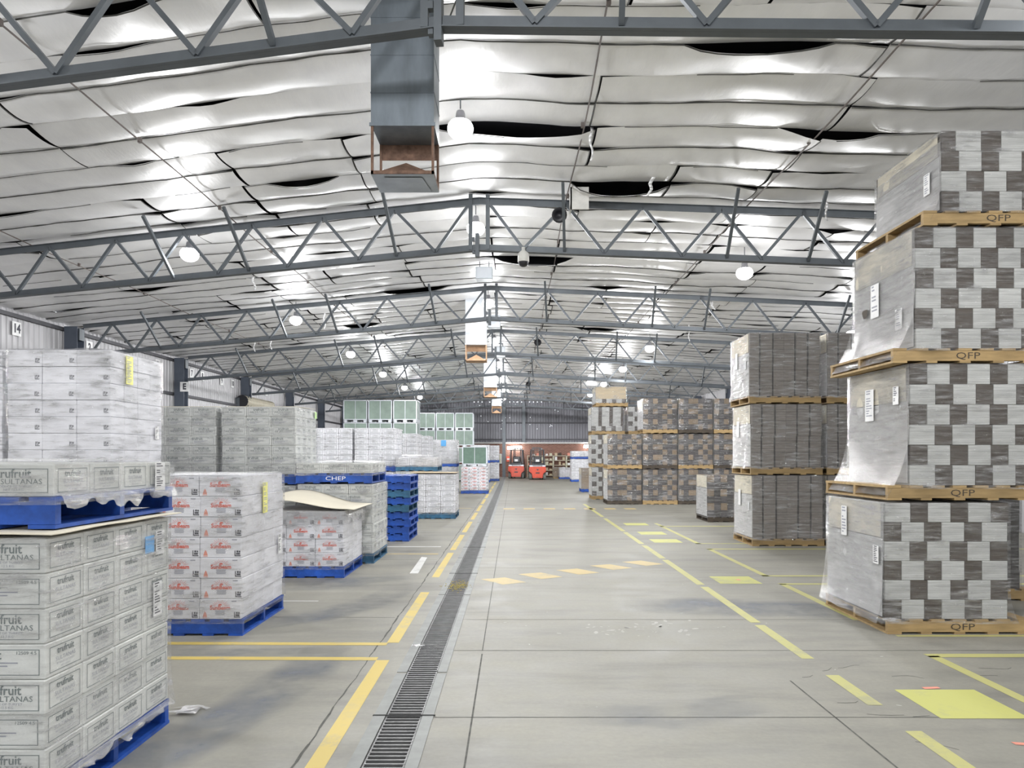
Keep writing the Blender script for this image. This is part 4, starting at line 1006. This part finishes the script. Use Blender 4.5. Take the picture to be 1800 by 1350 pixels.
for k, (x0, zb, ww, rws, hr, lab) in enumerate(((2.95, 0, 1.2, big, .178, 'bottom white checkered load at the left end of the far right row'), (2.93, 1.21, 1.2, big, .178, 'second white checkered load at the left end of the far right row'),
     (2.92, 2.42, 1.25, [[(.26, M_SW), (.13, M_SB), (.28, M_SW), (.13, M_SB), (.3, M_SW), (.08, M_SB)]]*4+[big[1]], .178, 'third load with wide white stripes, above the glossy brown first column'), (3.08, 3.465, 1.2, [[(1.13, M_KRAFT)]]*3+[big[0][:6]], .15, 'topmost load with a brown kraft top, at the left end of the far right row'),
     (4.3, 0, 1.2, big, .178, 'bottom white checkered load hidden behind the glossy brown row'), (4.3, 1.21, 1.2, big, .178, 'second white checkered load hidden behind the glossy brown row'), (4.3, 2.42, 1.2, big[:5], .18, 'white checkered load seen between the kraft topped stack and the glossy row'))):
    bundle_load(x0, 26.5, zb, lab, rws, False, hr, 1.1, w=ww, d=1.15, ph=.13, near=False, stencil=None, film_m=M_FILM, flare=.05)
bundle_load(3.05, 31.7, 0, 'small load of brown cartons on a blue pallet beside the white checkered stack', [[(.38, M_SK)]*3]*4, False, .23, 1.1, w=1.16, d=1.16, ph=.14, near=False, stencil=None, pm=M_BLUE)
carton_load(3.6, 43.9, 0, 'white', 'tall white wrapped cartons, lower pallet, right of the shelving', GR, 7, .178, side=-1, near=False)
carton_load(3.6, 43.9, 1.41, 'white', 'single layer of white cartons on a blue pallet, high by the shelving', GR, 2, .17, side=-1, near=False)
carton_load(3.2, 49.0, 0, 'white', 'low white wrapped pallet on the floor in front of the shelving', GR, 4, .16, side=-1, near=False, film_m=M_FILMD)
bundle_load(2.85, 50.4, 0, 'low brown carton beside the white wrapped pallet before the shelving', [[(.3, M_SK)]*2]*2, False, .35, .5, w=.62, d=.6, ph=.1, near=False, stencil=None, sheet=False)
# ================================================================== FORKLIFTS
def make_forklift():
    r = empty('forklift', (0, 0, 0), '', 'forklift', 'orange forklifts parked at the end of the aisle')
    b = MB()                                                      # counterweight: rounded tapering block, seen from behind (front of mesh = rear of truck)
    prof = [(-.33, .12), (.33, .12), (.38, .40), (.56, .56), (.56, .80), (.50, .88), (-.50, .88), (-.56, .80), (-.56, .56), (-.38, .40)]
    b.prism(prof, 0.0, .55); b.prism([(x*.9, .16+(z-.12)*.9) for x, z in prof], -.07, 0.0)
    b.build('counterweight', M_ORANGE, r)
    MB().box(-.56, .5, .25, .56, 1.9, .75).build('chassis', M_BLACK, r)
    b = MB().box(-.53, .02, .88, .53, 1.0, .97); b.build('rear_band', M_GALVW, r)
    MB().put(text('TOYOTA', .13, 1.2, bold=.004), (0, -.005, .91), (1, 0, 0), (0, 0, 1)).build('lettering', M_BLACK, r)
    MB().box(-.13, -.08, .42, .13, -.071, .50).put(([(-.09, .12), (.09, .12), (.03, .04), (0, .0), (-.03, .04)], [(0, 1, 2, 3, 4)]), (0, -.072, .60), (1, 0, 0), (0, 0, 1)).build('tow_slot', M_BLACK, r)
    MB().cbox(-.40, .25, .97, .40, .95, 1.12, .02).build('hood', M_BLACK, r)
    MB().cbox(-.25, .55, 1.12, .25, .70, 1.55, .03).cbox(-.26, .60, 1.10, .26, 1.1, 1.22, .03).build('seat', M_BLACK, r)
    MB().box(-.12, .10, 1.2, .12, .13, 1.36).build('number_plate', M_PAPER, r)
    for s in (-1, 1):
        MB().bar((s*.47, .15, .95), (s*.42, .35, 2.0), .06, .06).build('guard_post', M_BLACK, r)
        MB().bar((s*.50, 1.6, .75), (s*.42, 1.35, 2.0), .05, .05).build('guard_post', M_BLACK, r)
        MB().tube([(s*.47-.09*s, .30, .22), (s*.47+.09*s, .30, .22)], .22, 20).build('rear_wheel', M_TYRE, r)
        MB().tube([(s*.47-.10*s, 1.65, .26), (s*.47+.10*s, 1.65, .26)], .26, 20).build('front_wheel', M_TYRE, r)
        MB().box(s*.26-.05, 2.0, .03, s*.26+.05, 3.0, .08).build('fork', M_BLACK, r)
    b = MB(); 
    for y in (.35, .55, .75, .95, 1.15, 1.35): b.box(-.44, y-.02, 1.98, .44, y+.02, 2.02)
    b.box(-.47, .33, 1.98, -.42, 1.37, 2.03).box(.42, .33, 1.98, .47, 1.37, 2.03); b.build('overhead_guard', M_BLACK, r)
    b = MB()
    for s in (-.30, -.20, .20, .30): b.box(s-.03, 1.9, .1, s+.03, 2.0, 2.15)
    for z in (.2, 1.1, 2.1): b.box(-.33, 1.92, z, .33, 1.98, z+.08)
    b.build('mast', M_BLACK, r)
    MB().tube([(-.15+.17*math.cos(t), 1.35+.03*math.sin(t), 1.42+.14*math.sin(t)) for t in np.linspace(0, 2*math.pi, 17)], .012, 6).build('steering_wheel', M_BLACK, r)
    MB().tube([(.3, .45, 2.02), (.3, .45, 2.12)], .04, 10).build('beacon', M_LAMPH, r)
    return r
fk = make_forklift(); fk.location = (1.63, 47.4, 0); fk['label'] = 'right and nearer of the two orange forklifts, parked facing away'
f2 = copy_tree(fk); f2.location = (.21, 50.0, 0); f2['label'] = 'left and farther of the two orange forklifts, beside the wall post'; f2.rotation_euler.z = math.radians(-4)
# ---- shelving and things at the far wall
rs = random.Random(5)
for i in range(4):
    x0 = 1.05+i*.97
    r = empty('storage_shelf', (x0, 52.7, 0), 'cream shelf bay against the brick wall, ' + ('behind the right forklift', 'second from the left', 'third from the left', 'rightmost, beside the tall white cartons')[i], 'shelf', 'cream shelf bays')
    for x in (0, .92):
        for y in (0, .42): MB().box(x, y, 0, x+.045, y+.045, 1.62).build('upright', M_CREAM, r)
    for z in (.12, .5, .88, 1.24, 1.58): MB().box(0, 0, z, .965, .465, z+.035).build('shelf_board', M_CREAM, r)
    for kz, z in enumerate((.155, .535, .915, 1.275, 1.615)):
        for q in range(3):
            if rs.random() < .8:
                w0, h0 = rs.uniform(.12, .24), rs.uniform(.10, .26 if z < 1.6 else .2)
                m = rs.choice([M_KRAFT, M_PAPER, M_CREAM, M_KRAFT, M_RED2, M_PINED])
                o = MB().cbox(-w0/2, 0, 0, w0/2, .3, h0, .004).box(-w0*.3, -.003, h0*.3, w0*.3, -.0, h0*.7).build('stored_box', m, None, loc=(x0+.19+q*.29, 52.78, z+.003))
                lb = f'{ {M_KRAFT: "kraft", M_PAPER: "white", M_CREAM: "cream", M_RED2: "red", M_PINED: "dark"}[m]} box at the {("left", "middle", "right")[q]} of the {("lowest", "second", "third", "fourth", "top")[kz]} shelf, {("leftmost", "second", "third", "rightmost")[i]} cream shelf bay'
                tag(o, lb, 'box', 'small boxes on the cream shelves') if True else tag(o, {M_KRAFT: 'small kraft box on a cream shelf by the brick wall', M_PAPER: 'small white box on a cream shelf by the brick wall', M_CREAM: 'small cream box on a cream shelf by the brick wall', M_RED2: 'small red box on a cream shelf by the brick wall', M_PINED: 'small dark box on a cream shelf by the brick wall'}[m], 'box', 'small boxes on the cream shelves: '+m.name.replace('_', ' '))
def wall_lamp(x, z, n, lab):
    r = empty('wall_flood_lamp', (x, FAR-.30, z), lab, 'lamp', 'lamps on the brick wall')
    MB().box(-.09, .0, -.05, .09, .28, .12).build('lamp_housing', M_LAMPH, r); MB().box(-.16, -.05, -.11, .16, .0, .11).build('lens', M_TUBE, r)
    l = bpy.data.lights.new('wall_lamp_light', 'POINT'); l.energy = 10; l.shadow_soft_size = .1; lo = bpy.data.objects.new('wall_lamp_light', l); COL.objects.link(lo); lo.parent = r; lo.location = (0, -.25, 0)
wall_lamp(-.28, 2.2, 0, 'leftmost of three glaring lamps on the brick wall'); wall_lamp(.12, 2.22, 1, 'middle of three glaring lamps on the brick wall'); wall_lamp(.50, 2.22, 2, 'rightmost of three glaring lamps above the left forklift'); wall_lamp(5.5, 2.3, 3, 'glaring wall lamp beside the white checkered stack')
r = empty('meter_box', (-1.15, FAR-.35, 1.0), 'grey meter box left of the far wall post', 'meter box'); MB().cbox(-.3, 0, 0, .3, .3, .75, .02).build('cabinet', M_GALVW, r); MB().box(-.26, -.02, .04, .26, 0, .71).build('door', M_CREAM, r)
r = empty('fire_sign', (-.36, FAR-.06, 1.35), 'small red and white fire sign right of the far wall post', 'sign'); MB().box(-.14, -.02, -.2, .14, 0, .2).build('plate', M_RED, r); MB().box(-.11, -.025, -.05, .11, -.02, .05).build('panel', M_PAPER, r)
r = empty('yellow_bollard', (-1.2, 51.5, 0), 'thin yellow bollard below the meter box', 'bollard'); MB().tube([(0, 0, 0), (0, 0, .95)], .05, 12).build('post', M_YELB, r); MB().tube([(0, 0, 0), (0, 0, .03)], .09, 12).build('base_plate', M_STEEL, r)
# scraps on the floor
for (px, py, s, lab) in ((330, 1250, .10, 'torn strip of clear film on the floor beside the front left pallet'), (735, 1137, .05, 'small white scrap of film beside the drain'), (650, 992, .06, 'crumpled scrap by the pallet behind the low lidded load')):
    x, y = floor_pt(px, py); b = MB(); rr = random.Random(px)
    for i in range(7):
        a = rr.uniform(0, 6.28); q = [(x+rr.uniform(-s, s)*1.3, y+rr.uniform(-s, s), rr.uniform(.002, .03)) for _ in range(4)]; b.face(q[:3])
    tag(b.build('film_scrap', M_FILMD), lab, 'film scrap', 'plastic scraps on the floor')
b = MB(); rr = random.Random(2)
for i in range(160):
    x, y = rr.gauss(-.69, .07), rr.gauss(8.95, .16); a = rr.uniform(0, 3.14); L = rr.uniform(.01, .035)
    b.bar((x, y, .003+rr.random()*.006), (x+math.cos(a)*L, y+math.sin(a)*L, .004+rr.random()*.008), .005, .003)
tag(b.build('yellow_debris', mat('straw_debris', (.45, .36, .08), .8)), 'patch of yellowish straw debris lying on the drain grate', 'debris', kind='stuff')
